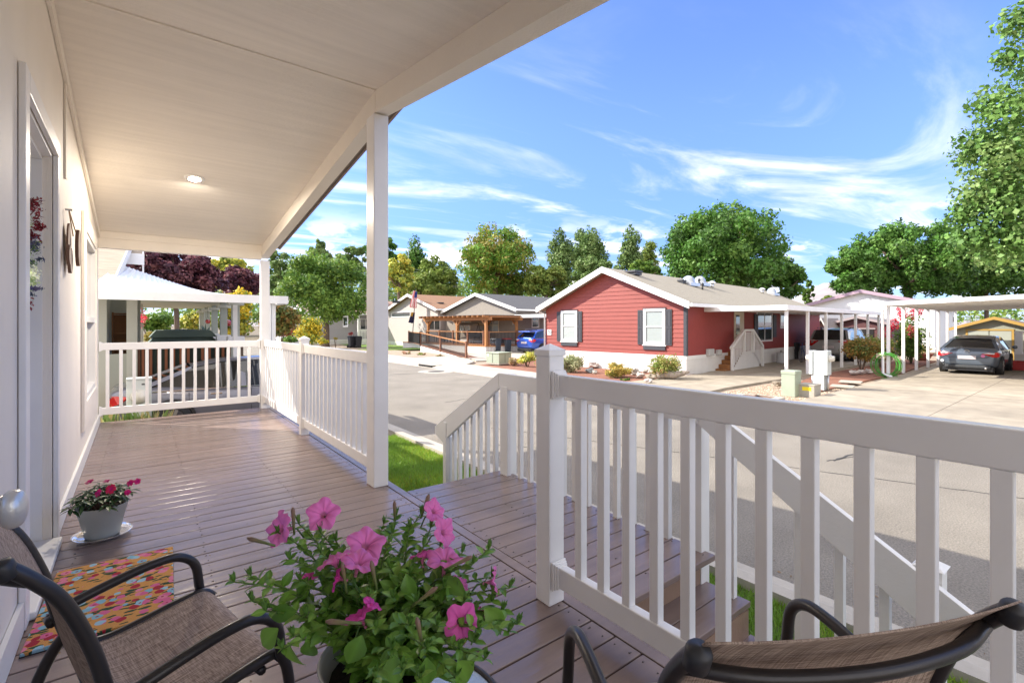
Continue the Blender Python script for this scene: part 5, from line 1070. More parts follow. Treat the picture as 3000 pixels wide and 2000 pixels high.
# shrubs across the street
for a in (('green_shrub','green and rust bush behind the short capped newel post',1590,1020,38,1085,20,'bush',2600,.075,14),
 ('green_shrub','pale olive bush by the transformer box',1545,1030,32,1072,22,'ygreen',1500,.07,10),
 ('dry_shrub','dry pinkish twiggy shrub beside the transformer box',1505,1040,22,1072,22.5,'dry',900,.06,8),
 ('lavender_bush','grey green rounded lavender bush right of the newel post',1672,1035,48,1097,19.5,'grey',3200,.07,14),
 ('golden_shrub','low golden yellow shrub between the red house windows',1805,1062,58,1108,17.5,'gold',3400,.06,18),
 ('green_shrub','round green rose bush at the corner of the red house',1948,1030,50,1108,17.0,'bush',3600,.065,20),
 ('flower_bed','small reddish ground plants at the left end of the ramp bed',1190,1026,20,1042,31,'dry',700,.07,8),('flower_bed','pale green ground plants beside the ramp',1232,1031,20,1046,30,'bush',700,.07,8),('flower_bed','pinkish ground plants near the ramp foot',1290,1036,22,1053,29,'dry',800,.07,8),
 ('green_shrub','low dark succulents in front of the golden shrub',1835,1108,28,1120,16.5,'mid',500,.06,6),
 ('japanese_maple','rounded rusty green maple shrub on the mulch bed',2522,985,54,1060,19.5,'orange',5200,.08,26),
 ('green_shrub','green shrub behind the rusty maple shrub',2580,965,40,1070,22,'bush',3200,.09,16),
 ('crape_myrtle','tall narrow shrub with bright red blooms between the carport posts',2668,915,42,1075,24,'mid',4200,.10,24),
 ('red_shrub','dark red barberry behind the yellow shrub',845,945,38,992,40,'red',2600,.14,12),('green_shrub','small bright green shrub under the barberry',850,978,26,1008,36,'mid',1400,.13,8),
 ('yellow_shrub','bright yellow flowering shrub left of the round maple trunk',908,925,44,1012,38,'yell',4200,.16,18),('yellow_shrub','small golden plant at the foot of the maple',948,990,24,1010,34,'yell',900,.12,6),
 ('flower_bed','orange flowers on a stand beside the maple trunk',983,985,8,1000,40,'gold',160,.10,3),('red_shrub','small pink red plant over the black bins',1030,972,13,985,44,'red',260,.12,4)):
    bush(a[0],a[1],*a[2:6],a[6],a[7],a[8],a[9],a[10])
# blooms of the crape myrtle
p=D(2668,990,24); r=[o for o in bpy.data.objects if o.name.startswith('crape_myrtle')][0]; org=V(*r.location)
leafcloud('blooms',r,[(D(u,v,23.6),.22,.22,.34) for u,v in ((2645,925),(2678,918),(2620,950),(2600,972),(2670,972),(2690,905),(2640,905))],1500,.08,[(.30,.015,.035),(.24,.012,.025),(.36,.04,.07)],org=org)
# rocks and driftwood
def rock(label,u,v,s_,d_z,col,seed,name='rock',cat='rock',sx=1.,sz=.6,grp='rocks in the front bed of the red house'):
    p=P(u,v,.06); r=thing(name,label,cat,p,seed*.7,grp); rn=np.random.default_rng(seed); m=MB(); n1,n2=9,6
    for i in range(n2+1):
        for j in range(n1):
            a=2*math.pi*j/n1; b_=math.pi*i/n2; k=1+.28*rn.normal()*(0 if i in(0,n2) else 1); m.v.append((s_*sx*math.cos(a)*math.sin(b_)*k,s_*math.sin(a)*math.sin(b_)*k,s_*sz*(1-math.cos(b_))*(1 if i in (0,n2) else k*.5+.5)))
    for i in range(n2):
        for j in range(n1): m.f.append((i*n1+j,i*n1+(j+1)%n1,(i+1)*n1+(j+1)%n1,(i+1)*n1+j))
    m.build('stone',M('rock_%d'%col,[(.42,.39,.34),(.30,.25,.19),(.50,.44,.40),(.36,.40,.40)][col],.9,nz=(8,.25),bump=(20,.5)),r); return r
for i,(u,v,s_,c_,lab) in enumerate(((1738,1078,.22,2,'flat pale slab of rock leaning by the lavender bush'),(1727,1092,.16,3,'bluish round rock below the leaning slab'),(1743,1095,.12,0,'small grey rock beside the bluish one'),(1858,1098,.20,0,'grey rock right of the golden shrub'),(1875,1108,.16,2,'pale flat rock near the rose bush'),(1905,1112,.17,1,'brown rock under the rose bush'),(1928,1106,.2,1,'tan rock left of the driftwood'),(1900,1122,.13,2,'flat pale stone at the edge of the driveway'),(1890,1092,.12,0,'small rock behind the pale flat one'))):
    rock(lab,u,v,s_,0,c_,i+3)
for i,(u,v,lab) in enumerate(((2279,1132,'brown stone by the foot of the cable box'),(2293,1131,'grey stone beside the brown one'),(2500,1098,'pinkish edging stone left in the mulch bed'),(2523,1096,'pale long edging stone in the mulch bed'),(2545,1094,'pink edging stone next to the hose'))): rock(lab,u,v,.14,0,(1,0,2,2,2)[i],i+30,grp='stones round the mulch bed')
p=P(1965,1112,.06); r=thing('driftwood','gnarled grey driftwood log at the corner of the red house','log',p,R(-65)); m=MB(); m.tube([(-.45,0,.12),(-.2,.02,.2),(.1,.0,.16),(.4,.03,.24),(.62,0,.3)],[.15,.17,.12,.09,.03],9); m.tube([(-.1,0,.2),(-.2,.05,.42),(-.28,.02,.5)],[.1,.09,.05],8); m.build('log',M('driftwood_grey',(.33,.27,.22),.9,nz=(5,.3,(3,3,.6)),bump=(12,.8)),r,smooth=True)
# ================================================================ FOREGROUND
def CF(r,f,z): p=RT*r+FW*f; return V(p[0],p[1],z)      # metres right of / in front of the viewer
def smooth(pts,n=6,closed=False):
    pts=[V(*p) for p in pts]; out=[]
    for i in range(len(pts)-1):
        p0=pts[max(i-1,0)];p1=pts[i];p2=pts[i+1];p3=pts[min(i+2,len(pts)-1)]
        for k in range(n):
            t=k/n; out.append(.5*((2*p1)+(-p0+p2)*t+(2*p0-5*p1+4*p2-p3)*t*t+(-p0+3*p1-3*p2+p3)*t**3))
    out.append(pts[-1]); return out
# sling fabric: woven, warp and weft from two fine wave noises
def weave():
    m=bpy.data.materials.new('sling_fabric'); m.use_nodes=True; t=m.node_tree; n=t.nodes; l=t.links; b=n['Principled BSDF']; b.inputs['Roughness'].default_value=.85
    tc=n.new('ShaderNodeTexCoord'); cols=[]
    for st in ((420,9,9),(9,420,420)):
        mp=n.new('ShaderNodeMapping'); mp.inputs['Scale'].default_value=st; l.new(tc.outputs['Object'],mp.inputs[0]); x=n.new('ShaderNodeTexNoise'); x.inputs['Scale'].default_value=1; x.inputs['Detail'].default_value=3; l.new(mp.outputs[0],x.inputs['Vector']); cols.append(x.outputs['Fac'])
    a=n.new('ShaderNodeMath'); a.operation='ADD'; l.new(cols[0],a.inputs[0]); l.new(cols[1],a.inputs[1])
    r=n.new('ShaderNodeMapRange'); l.new(a.outputs[0],r.inputs[0]); r.inputs[1].default_value=.75; r.inputs[2].default_value=1.25
    x=n.new('ShaderNodeMix'); x.data_type='RGBA'; l.new(r.outputs[0],x.inputs['Factor']); x.inputs['A'].default_value=(.20,.135,.10,1); x.inputs['B'].default_value=(.66,.51,.40,1); l.new(x.outputs['Result'],b.inputs['Base Color'])
    bn=n.new('ShaderNodeBump'); bn.inputs['Strength'].default_value=.35; bn.inputs['Distance'].default_value=.003; l.new(a.outputs[0],bn.inputs['Height']); l.new(bn.outputs[0],b.inputs['Normal'])
    tr=n.new('ShaderNodeBsdfTranslucent'); l.new(x.outputs['Result'],tr.inputs[0]); ms=n.new('ShaderNodeMixShader'); ms.inputs[0].default_value=.18; l.new(b.outputs[0],ms.inputs[1]); l.new(tr.outputs[0],ms.inputs[2]); l.new(ms.outputs[0],n['Material Output'].inputs[0]); return m
sling=weave()
def chair(label,x,y,rz,ah,hw=.258):
    r=thing('sling_chair',label,'chair',(x,y,DK),rz,'brown sling patio chairs')
    for s_ in (-1,1):
        X=s_*hw; XA=s_*(hw+.028)
        m=MB(); m.tube(smooth([(X,-.305,.895),(X,-.262,.85),(X,-.212,.778),(X,-.165,.65),(X,-.135,.52),(X,-.10,.435),(X,-.02,.405),(X,.15,.425),(X,.235,.43),(X,.27,.405)]),.0150,10); m.build('side_rail',bronze,r,smooth=True)
        m=MB(); m.lathe((X,-.305,.895),[(0,.012),(.016,.008),(.0195,.002),(.0195,-.026),(.015,-.030)],16,ax=np.array(Matrix.Rotation(R(22),3,'X'))); m.build('end_cap',M('dark_cap',(.03,.03,.032),.45),r,smooth=True)
        m=MB(); m.tube(smooth([(XA,-.150,ah-.06),(XA,-.11,ah-.04),(XA,0,ah-.015),(XA,.10,ah),(XA,.175,ah-.005),(XA,.225,ah-.05),(XA,.24,ah-.14),(XA,.262,.35),(XA,.29,.01)]),[.0148]*6*8+[.0148],10); m.build('arm',bronze,r,smooth=True)
        m=MB(); m.tube([(XA+s_*.004,-.150,ah-.06),(X-s_*.004,-.150,ah-.06)],.014,8); m.build('arm_brace',bronze,r,smooth=True); m=MB(); m.tube(smooth([(X,-.118,.47),(XA,-.17,.36),(XA,-.29,.01)]),.0155,10); m.build('rear_leg',bronze,r,smooth=True); m=MB(); m.tube([(XA,.236,.43),(X,.235,.43)],.012,8); m.build('front_brace',bronze,r,smooth=True)
    m=MB(); m.tube(smooth([(-hw,-.262,.845),(-hw*.6,-.305,.842),(0,-.322,.84),(hw*.6,-.305,.842),(hw,-.262,.845)]),.012,10); m.build('back_crossbar',bronze,r,smooth=True)
    m=MB(); m.tube(smooth([(-hw,.20,.40),(0,.20,.375),(hw,.20,.40)]),.012,8); m.tube(smooth([(-hw,-.10,.395),(0,-.10,.36),(hw,-.10,.395)]),.012,8); m.build('seat_crossbar',bronze,r,smooth=True)
    prof=smooth([(-.338,.915),(-.31,.84),(-.25,.66),(-.19,.50),(-.13,.43),(-.02,.408),(.15,.428),(.23,.436),(.268,.415)],5) if False else [p[1:] for p in smooth([(0,-.315,.912),(0,-.262,.855),(0,-.212,.778),(0,-.165,.65),(0,-.135,.52),(0,-.10,.435),(0,-.02,.408),(0,.15,.428),(0,.235,.436),(0,.275,.405)],5)]
    half=len(prof)*50//100
    for nm,seg in (('back_sling',prof[:half]),('seat_sling',prof[half-1:])):
        m=MB(); nn=13
        for (yy,zz) in seg:
            for j in range(nn):
                t=j/(nn-1)*2-1; sag=(1-t*t)*.018; e=0
                m.v.append((t*(hw-.004),yy-(sag if nm=='back_sling' else 0),zz-(sag if nm!='back_sling' else sag*.35)+.004))
        for i in range(len(seg)-1):
            for j in range(nn-1): m.f.append((i*nn+j,i*nn+j+1,(i+1)*nn+j+1,(i+1)*nn+j))
        o=m.build(nm,sling,r,smooth=True); sd_=o.modifiers.new('solid','SOLIDIFY'); sd_.thickness=.003
    return r
chair('brown sling patio chair at the right edge seen from behind',1.036,.527,R(-27),.63,.290)
chair('brown sling patio chair at the left with the doormat beyond it',.004,1.692,R(-74.6),.575)
# side table
tcx=CF(-.262,1.10,0); tb=thing('side_table','small round glass topped side table under the petunia pot','table',(tcx[0],tcx[1],DK)); TZ=.445
m=MB(); m.lathe((0,0,TZ),[(0,0),(.248,0),(.248,-.006),(0,-.006)],48); m.build('glass_top',M('frosted_glass',(.42,.50,.56),.12,coat=1,spec=.8,bump=(90,.25),nz=(60,.12)),tb)
m=MB(); m.tube([(.255*math.cos(a),.255*math.sin(a),TZ-.003) for a in np.linspace(0,6.2832,61)],.010,8,cap=False); m.build('rim',bronze,tb,smooth=True)
for k in range(4):
    a=k*1.5708+.5; m=MB(); m.tube(smooth([(.245*math.cos(a),.245*math.sin(a),TZ-.01),(.19*math.cos(a),.19*math.sin(a),.22),(.25*math.cos(a),.25*math.sin(a),.005)]),.009,8); m.build('leg',bronze,tb,smooth=True)
# petunia pot
PZ=DK+TZ; pc_=CF(-.280,1.035,0); PT=thing('flower_pot','taupe plastic pot holding the pink petunia on the side table','pot',(pc_[0],pc_[1],PZ)); RH=.215
potm=M('taupe_plastic',(.48,.44,.40),.42,nz=(5,.05)); m=MB(); m.lathe((0,0,0),[(0,.001),(.075,.0),(.083,.006),(.112,RH-.035),(.116,RH-.03),(.128,RH-.004),(.131,RH),(.127,RH+.003),(.121,RH-.004),(.108,RH-.04),(.104,RH-.05)],44); m.build('pot_body',potm,PT,smooth=True)
m=MB(); m.lathe((0,0,0),[(0,RH-.030),(.06,RH-.034),(.108,RH-.038)],20); m.build('soil',soil,PT,smooth=True)
ptn=thing('petunia','sprawling petunia with pink trumpet flowers on the side table','plant',(pc_[0],pc_[1],PZ)); PO=V(pc_[0],pc_[1],PZ)
LG=[(.17,.34,.045),(.125,.27,.035),(.22,.42,.06),(.15,.31,.045),(.27,.46,.08)]
class Leaves(MB):
    def __init__(s): super().__init__(); s.c=[]
    def leaf(s,p,d,n,L_,W,col,droop=.25,fold=.25):
        p=V(*p);d=V(*d);d/=np.linalg.norm(d)+1e-9;n=V(*n);n-=d*np.dot(n,d);n/=np.linalg.norm(n)+1e-9;b=np.cross(d,n)
        prof=[(0,.10),(.12,.42),(.32,.92),(.52,1.0),(.72,.76),(.88,.36),(1,.0)]
        b0=len(s.v)
        for t,w in prof:
            c=p+d*(L_*t)-n*(droop*L_*t*t); hw=W*.5*w
            for q in (-1,-.5,0,.5,1): s.v.append(tuple(c+b*(hw*q)+n*(abs(q)*hw*fold-.0+(.0 if q else -.0006)))); s.c.append(tuple(V(*col)*(1.25 if q==0 else 1)))
        for i in range(len(prof)-1):
            for j in range(4): s.f.append((b0+i*5+j,b0+(i+1)*5+j,b0+(i+1)*5+j+1,b0+i*5+j+1))
def bez(a,b,c,t): return a*(1-t)**2+b*2*t*(1-t)+c*t*t
lv=Leaves(); stm=MB(); rn=random.Random(21); topc=PO+V(0,0,RH-.02)
tips=[(688,1704,.98),(735,1690,1.02),(816,1560,1.10),(876,1534,1.16),(905,1565,1.18),(940,1560,1.14),(940,1620,1.04),(985,1585,1.12),(1000,1680,1.0),(1060,1640,1.08),(1124,1534,1.20),(1150,1560,1.14),(1160,1512,1.22),(1200,1545,1.15),(1232,1505,1.2),(1240,1600,1.08),(1262,1545,1.18),(1290,1600,1.16),(1354,1618,1.12),(1385,1650,1.06),(1431,1610,1.10),(1440,1690,1.06),(1492,1722,1.04),(1470,1790,1.0),(1515,1828,.96),(1490,1850,.93),(1400,1840,.90),(1420,1930,.86),(1345,1900,.86),(1335,1985,.84),(1250,1900,.84),(1180,1960,.80),(1100,1985,.78),(1150,1900,.84),(960,1780,.98),(900,1800,.95),(860,1860,.90),(830,1900,.88),(780,1790,.96),(740,1760,.98),(1080,1750,.94),(1150,1750,.96),(1220,1760,.96),(1300,1720,1.0),(1360,1760,.96),(1280,1830,.90),(1200,1830,.88),(1100,1840,.88),(1140,1660,1.05),(1200,1680,1.03),(1265,1665,1.06),(1040,1720,1.0),(880,1700,1.02),(850,1640,1.05),(1440,1760,1.02),(1390,1880,.9),(1230,1985,.80)]
for k,(u,v,d_) in enumerate(tips):
    e=D(u,v,d_); a=rn.random()*6.28; s0=topc+V(.06*math.cos(a)*rn.random(),.06*math.sin(a)*rn.random(),-.02)
    hz=e-s0; mid=s0+hz*.45+V(0,0,.06+.05*rn.random()+.22*max(0,-hz[2]))
    L_=np.linalg.norm(hz); N_=max(6,int(L_/.019)); pts=[bez(s0,mid,e,i/N_) for i in range(N_+1)]
    stm.tube([p-PO for p in pts],[.0032-.0018*i/N_ for i in range(N_+1)],6)
    for i in range(1,N_+1):
        t=i/N_; p=pts[i]; dr=pts[i]-pts[i-1]; dr/=np.linalg.norm(dr)
        for q in range(2):
            a=i*2.4+q*2.6+k; sd=V(math.cos(a),math.sin(a),.15+.3*rn.random()); d=sd*.85+dr*.55; sz=(.062-.040*t)*rn.uniform(.75,1.2)
            lv.leaf(p-PO,d,V(0,0,1)+.35*V(rn.gauss(0,1),rn.gauss(0,1),0),sz,sz*.56,rn.choice(LG),rn.uniform(.1,.5))
    for q in range(8):       # tip rosette
        a=q*.8+k; lv.leaf(e-PO,V(math.cos(a)*.6,math.sin(a)*.6,1.0)+dr*.4,V(math.cos(a)*-1,math.sin(a)*-1,.6),.022*rn.uniform(.7,1.2),.0065,(.13,.26,.05),-.2)
for q in range(80):          # large basal leaves spilling over the rim
    a=rn.random()*6.28
    if np.dot(V(math.cos(a),math.sin(a),0),-RT*.75-FW*.66)>.55: continue
    r_=rn.uniform(.05,.15); p=topc+V(math.cos(a)*r_,math.sin(a)*r_,rn.uniform(.0,.09)); L_=rn.uniform(.05,.082)
    lv.leaf(p-PO,V(math.cos(a),math.sin(a),rn.uniform(-.5,.5)),V(0,0,1)+.5*V(math.cos(a),math.sin(a),0),L_,L_*.55,rn.choice(LG[:4]),rn.uniform(.2,.7))
for (u,v,d_,dx,dz) in ((845,1880,.90,-.2,-1),(905,1870,.90,.1,-1),(815,1840,.92,-.5,-1),(1340,1935,.84,.1,-1),(1250,1925,.82,.1,-1),(1190,1680,1.0,0,-1),(1150,1915,.82,-.2,-.8),(870,1790,.95,-1,-.2),(1420,1780,.98,.6,-.9),(1060,1860,.86,-.3,-1),(1300,1690,1.03,.7,-.1)):
    p=D(u,v,d_); lv.leaf(p-PO,RT*(dx+rn.uniform(-.4,.4))+V(0,0,dz*.8)-FW*rn.uniform(-.2,.5),-FW+V(0,0,.5)+RT*rn.uniform(-.6,.6),rn.uniform(.05,.078),rn.uniform(.028,.042),rn.choice(LG[:4]),rn.uniform(.1,.6))
lv.build('leaves',leafn,ptn,smooth=True); stm.build('stems',M('stem_green',(.13,.22,.05),.6),ptn,smooth=True)
def petunia(u,v,d_,f,rad=.036,deep=0.,flop=0.):
    rad*=.80
    """trumpet flower; f = facing direction in (right, forward, up) of the viewer"""
    c=D(u,v,d_)-PO; f=RT*f[0]+FW*f[1]+V(0,0,f[2]); f/=np.linalg.norm(f); x=np.cross(f,V(.1,.2,1)); x/=np.linalg.norm(x); y=np.cross(f,x); m=MB(); m.c=[]
    rings=[(-1.15,.10,0),(-.8,.11,.05),(-.45,.17,.15),(-.2,.30,.35),(-.05,.52,.6),(.02,.78,.85),(.0,.98,1.),(-.07,1.10,1.)]; n=40; ph=u*.1
    for z,r_,w in rings:
        for k in range(n):
            a=2*math.pi*k/n; lob=math.cos(5*(a+ph)); rr=rad*r_*(1+.13*w*lob+.03*w*math.sin(11*a+u)); zz=rad*(z+.10*w*math.sin(5*(a+ph)*2+1)*w+.12*w*math.sin(2*a+v))
            m.v.append(tuple(c+x*rr*math.cos(a)+y*rr*math.sin(a)+f*zz))
            vein=max(0,math.cos(5*(a+ph)))**14*(1-.65*w)+ .25*(max(0,math.cos(10*(a+ph)))**10)*(1-w)
            base=V(1.,.27,.66)*(1-deep)+V(.95,.07,.50)*deep; thr=V(.55,.22,.28) if z<-.3 else V(.35,.01,.12); col=base*(1-.75*vein)+V(.38,.01,.14)*.75*vein
            if w<.3: col=thr*(.5 if z>-.5 else 1.)+base*.3
            m.c.append(tuple(np.clip(col,0,1)))
    for i in range(len(rings)-1):
        for k in range(n): m.f.append((i*n+k,i*n+(k+1)%n,(i+1)*n+(k+1)%n,(i+1)*n+k))
    o=m.build('flower',petal,ptn,smooth=True)
    m=MB(); m.c=[]; b0=c-f*rad*1.1; m.tube([b0,b0-f*.012,b0-f*.03+V(0,0,-.02)],.002,5); m.c=[(.1,.2,.04)]*len(m.v); l2=Leaves()
    for q in range(5): a=q*1.257; l2.leaf(b0,x*math.cos(a)+y*math.sin(a)+f*1.3,f,.018,.004,(.12,.22,.05))
    b_=len(m.v); m.v+=l2.v; m.c+=l2.c; m.f+=[tuple(i+b_ for i in q) for q in l2.f]; m.build('calyx',leafn,o)
for a in ((816,1546,1.10,(-.5,-.75,.35),.043),(946,1505,1.16,(.15,-.8,.55),.042),(1073,1592,1.08,(.35,-.55,.75),.046),(978,1635,1.02,(-.4,.1,.9),.038),(1052,1640,1.0,(.25,-.1,1),.040),(985,1692,.98,(-.8,-.2,.3),.026,.9),(1276,1494,1.18,(.6,-.35,.5),.034),(1306,1558,1.13,(.75,-.4,.35),.038),(1304,1632,1.06,(.1,-.05,1),.046),(1452,1702,1.05,(.95,.1,.1),.032),(1354,1822,.92,(.45,-.85,.3),.038,.5),(1050,1795,.92,(-.5,.05,.9),.034,.8),(1092,1765,.93,(.6,.2,.8),.022,.8),(1235,1625,1.08,(-.2,.5,.6),.03,.5),(1350,1705,1.02,(.4,.6,.3),.022),(1428,1800,1.0,(.5,.6,.3),.024,.3),(905,1690,1.06,(-.3,.7,.4),.02,.6)): petunia(*a)
m=MB(); m.c=[]      # buds
for u,v,d_,f in ((768,1587,1.05,(-.9,0,.25)),(860,1528,1.11,(-.05,0,1)),(1156,1506,1.21,(0,0,1)),(1244,1484,1.19,(.35,0,1)),(1097,1690,.97,(-.2,0,1)),(1010,1822,.86,(-1,0,.05)),(1240,1750,.93,(.9,0,.7)),(1340,1650,1.0,(.9,0,.45)),(1232,1862,.86,(-.2,0,1)),(1010,1695,.97,(-.15,0,1))):
    p=D(u,v,d_)-PO; f=RT*f[0]+V(0,0,f[2]); f/=np.linalg.norm(f); b0=len(m.v); m.tube([p-f*.03,p-f*.01,p+f*.012,p+f*.026,p+f*.034],[.0025,.0028,.0042,.005,.002],8); m.c+=[(.16,.24,.06)]*8+[(.2,.24,.08)]*8+[(.30,.24,.12)]*8+[(.32,.2,.14)]*16
m.build('buds',leafn,ptn,smooth=True)
# ---- impatiens pot by the door
ip=P(300,1572,DK); IP=thing('flower_pot','pale sage pot by the door holding red impatiens','pot',(ip[0],ip[1],DK+.012)); ih=.205
m=MB(); m.lathe((0,0,0),[(0,.0),(.083,.0),(.09,.01),(.122,ih-.05),(.125,ih-.048),(.134,ih-.003),(.137,ih),(.131,ih),(.12,ih-.03)],40); m.build('pot_body',M('sage_plastic',(.42,.44,.41),.45,nz=(5,.04)),IP,smooth=True)
m=MB(); m.lathe((0,0,0),[(0,ih-.03),(.12,ih-.032)],20); m.build('soil',soil,IP)
sc_=thing('plant_saucer','clear plastic saucer under the sage pot','saucer',(ip[0],ip[1],DK+.003)); m=MB(); m.lathe((0,0,0),[(0,.0),(.11,.0),(.14,.022),(.155,.03),(.15,.024),(.112,.006),(0,.006)],36); m.build('dish',M('clear_plastic',(.75,.77,.78),.1,trans=.75,coat=1),sc_,smooth=True)
im=thing('impatiens','bushy red impatiens plant with dark pointed leaves by the door','plant',(ip[0],ip[1],DK+.012)); IO=V(ip[0],ip[1],DK+.012)
l2=Leaves(); sm2=MB(); rn=random.Random(5)
for k in range(26):
    a=k*2.4; rr=.15*math.sqrt((k+.5)/26); h=ih+.02+.085*(1-(rr/.16)**2)+rn.uniform(-.01,.02); e=V(rr*math.cos(a)*1.05,rr*math.sin(a)*1.05,h); s0=V(rr*.3*math.cos(a),rr*.3*math.sin(a),ih-.03); sm2.tube([s0,(s0+e)/2+V(0,0,.02),e],[.004,.003,.002],6)
    for q in range(9):
        b=q*.7+k; L_=rn.uniform(.045,.075); l2.leaf(e+V(0,0,-.012*(q%3)),V(math.cos(b),math.sin(b),rn.uniform(-.2,.35)),V(0,0,1),L_,L_*.36,rn.choice([(.035,.085,.025),(.025,.06,.02),(.05,.11,.03)]),rn.uniform(.2,.6))
l2.build('leaves',leafn,im,smooth=True); sm2.build('stems',M('stem_red',(.16,.08,.05),.5),im)
for u,v,f,rr in ((262,1411,(-.1,-.5,.9),.024),(312,1409,(.1,-.3,.8),.018),(288,1443,(-.25,-.9,.45),.026),(325,1432,(.15,-.9,.45),.032),(374,1441,(.3,-.9,.2),.019),(382,1414,(.1,-.8,.5),.022),(402,1409,(.8,-.5,.2),.020)):
    c=D(u,v,2.92+.0*u)-IO; f=RT*f[0]+FW*f[1]+V(0,0,f[2]); f/=np.linalg.norm(f); x=np.cross(f,V(.1,.1,1)); x/=np.linalg.norm(x); y=np.cross(f,x); m=MB(); m.c=[]
    for q in range(5):
        a=q*1.257+u; d=x*math.cos(a)+y*math.sin(a); s_=np.cross(f,d); b0=len(m.v); pts=[c,c+d*rr*.5+s_*rr*.42+f*.002*q,c+d*rr*.95+s_*rr*.34+f*.001*q,c+d*rr*.88+f*.001*q,c+d*rr*.95-s_*rr*.34,c+d*rr*.5-s_*rr*.42]; m.v+=[tuple(p) for p in pts]; m.f.append(tuple(range(b0,b0+6))); cc_=(.62,.02,.09) if u%2 else (.60,.015,.16); m.c+=[(.45,.01,.2)]+[cc_]*5
    m.build('flower',petal,im)
# ---- doormat
def matmat():
    m=bpy.data.materials.new('floral_coir'); m.use_nodes=True; t=m.node_tree; n=t.nodes; l=t.links; b=n['Principled BSDF']; b.inputs['Roughness'].default_value=.95; tc=n.new('ShaderNodeTexCoord')
    ns=n.new('ShaderNodeTexNoise'); ns.inputs['Scale'].default_value=35; l.new(tc.outputs['Object'],ns.inputs['Vector'])
    dm=n.new('ShaderNodeVectorMath'); dm.operation='MULTIPLY_ADD'; l.new(ns.outputs['Color'],dm.inputs[0]); dm.inputs[1].default_value=(.018,.018,0); l.new(tc.outputs['Object'],dm.inputs[2])
    def math_(op,a,b_=None,c=None):
        x=n.new('ShaderNodeMath'); x.operation=op
        for i,q in enumerate((a,b_,c)):
            if q is None: continue
            if isinstance(q,(int,float)): x.inputs[i].default_value=q
            else: l.new(q,x.inputs[i])
        return x.outputs[0]
    def vor(sc,st,rnd=.85,rot=0):
        mp=n.new('ShaderNodeMapping'); mp.inputs['Scale'].default_value=st; mp.inputs['Rotation'].default_value=(0,0,rot); l.new(dm.outputs[0],mp.inputs[0]); fl=n.new('ShaderNodeVectorMath'); fl.operation='MULTIPLY'; l.new(mp.outputs[0],fl.inputs[0]); fl.inputs[1].default_value=(1,1,0)
        v=n.new('ShaderNodeTexVoronoi'); v.inputs['Scale'].default_value=sc; v.inputs['Randomness'].default_value=rnd; l.new(fl.outputs[0],v.inputs['Vector']); return v
    fib=n.new('ShaderNodeTexNoise'); fib.inputs['Scale'].default_value=300; l.new(tc.outputs['Object'],fib.inputs['Vector'])
    base=n.new('ShaderNodeMix'); base.data_type='RGBA'; l.new(fib.outputs['Fac'],base.inputs['Factor']); base.inputs['A'].default_value=(.36,.15,.035,1); base.inputs['B'].default_value=(.80,.40,.10,1)
    cur=base.outputs['Result']
    def over(f,col):
        nonlocal cur
        x=n.new('ShaderNodeMix'); x.data_type='RGBA'; l.new(f,x.inputs['Factor']); l.new(cur,x.inputs['A'])
        if isinstance(col,tuple): x.inputs['B'].default_value=col
        else: l.new(col,x.inputs['B'])
        cur=x.outputs['Result']
    for rot,sc in ((.5,22),(-.7,24),(1.6,27),(2.3,25)):
        v=vor(sc,(.42,1.25,1),.9,rot); over(math_('LESS_THAN',v.outputs['Distance'],.28),(.018,.06,.025,1))
    v=vor(21,(1,1,1),.9); r=n.new('ShaderNodeValToRGB'); r.color_ramp.interpolation='CONSTANT'; e=r.color_ramp.elements; e[0].position=0; e[0].color=(.62,.12,.26,1); e[1].position=.3; e[1].color=(.36,.012,.03,1)
    for p_,c in ((.5,(.20,.42,.52,1)),(.68,(.68,.20,.30,1)),(.84,(.30,.5,.6,1))): q=e.new(p_); q.color=c
    sp=n.new('ShaderNodeSeparateColor'); l.new(v.outputs['Color'],sp.inputs[0]); l.new(sp.outputs[0],r.inputs[0]); over(math_('MULTIPLY',math_('LESS_THAN',v.outputs['Distance'],.48),math_('GREATER_THAN',sp.outputs[1],.12)),r.outputs['Color'])
    over(math_('MULTIPLY',math_('LESS_THAN',v.outputs['Distance'],.13),math_('GREATER_THAN',sp.outputs[1],.12)),(.30,.015,.04,1))
    l.new(cur,b.inputs['Base Color']); bn=n.new('ShaderNodeBump'); bn.inputs['Strength'].default_value=.8; bn.inputs['Distance'].default_value=.006; l.new(fib.outputs['Fac'],bn.inputs['Height']); l.new(bn.outputs[0],b.inputs['Normal']); return m
mt=thing('doormat','orange coir doormat with red, pink and blue flowers','doormat',(-.13,3.20,DK+.002),R(-2)); m=MB(); m.box(-.26,.26,-.41,.41,0,.016); m.build('coir',matmat(),mt,bevel=.004); m=MB(); m.box(-.262,.262,-.412,.412,-.001,.003); m.build('backing',black,mt)
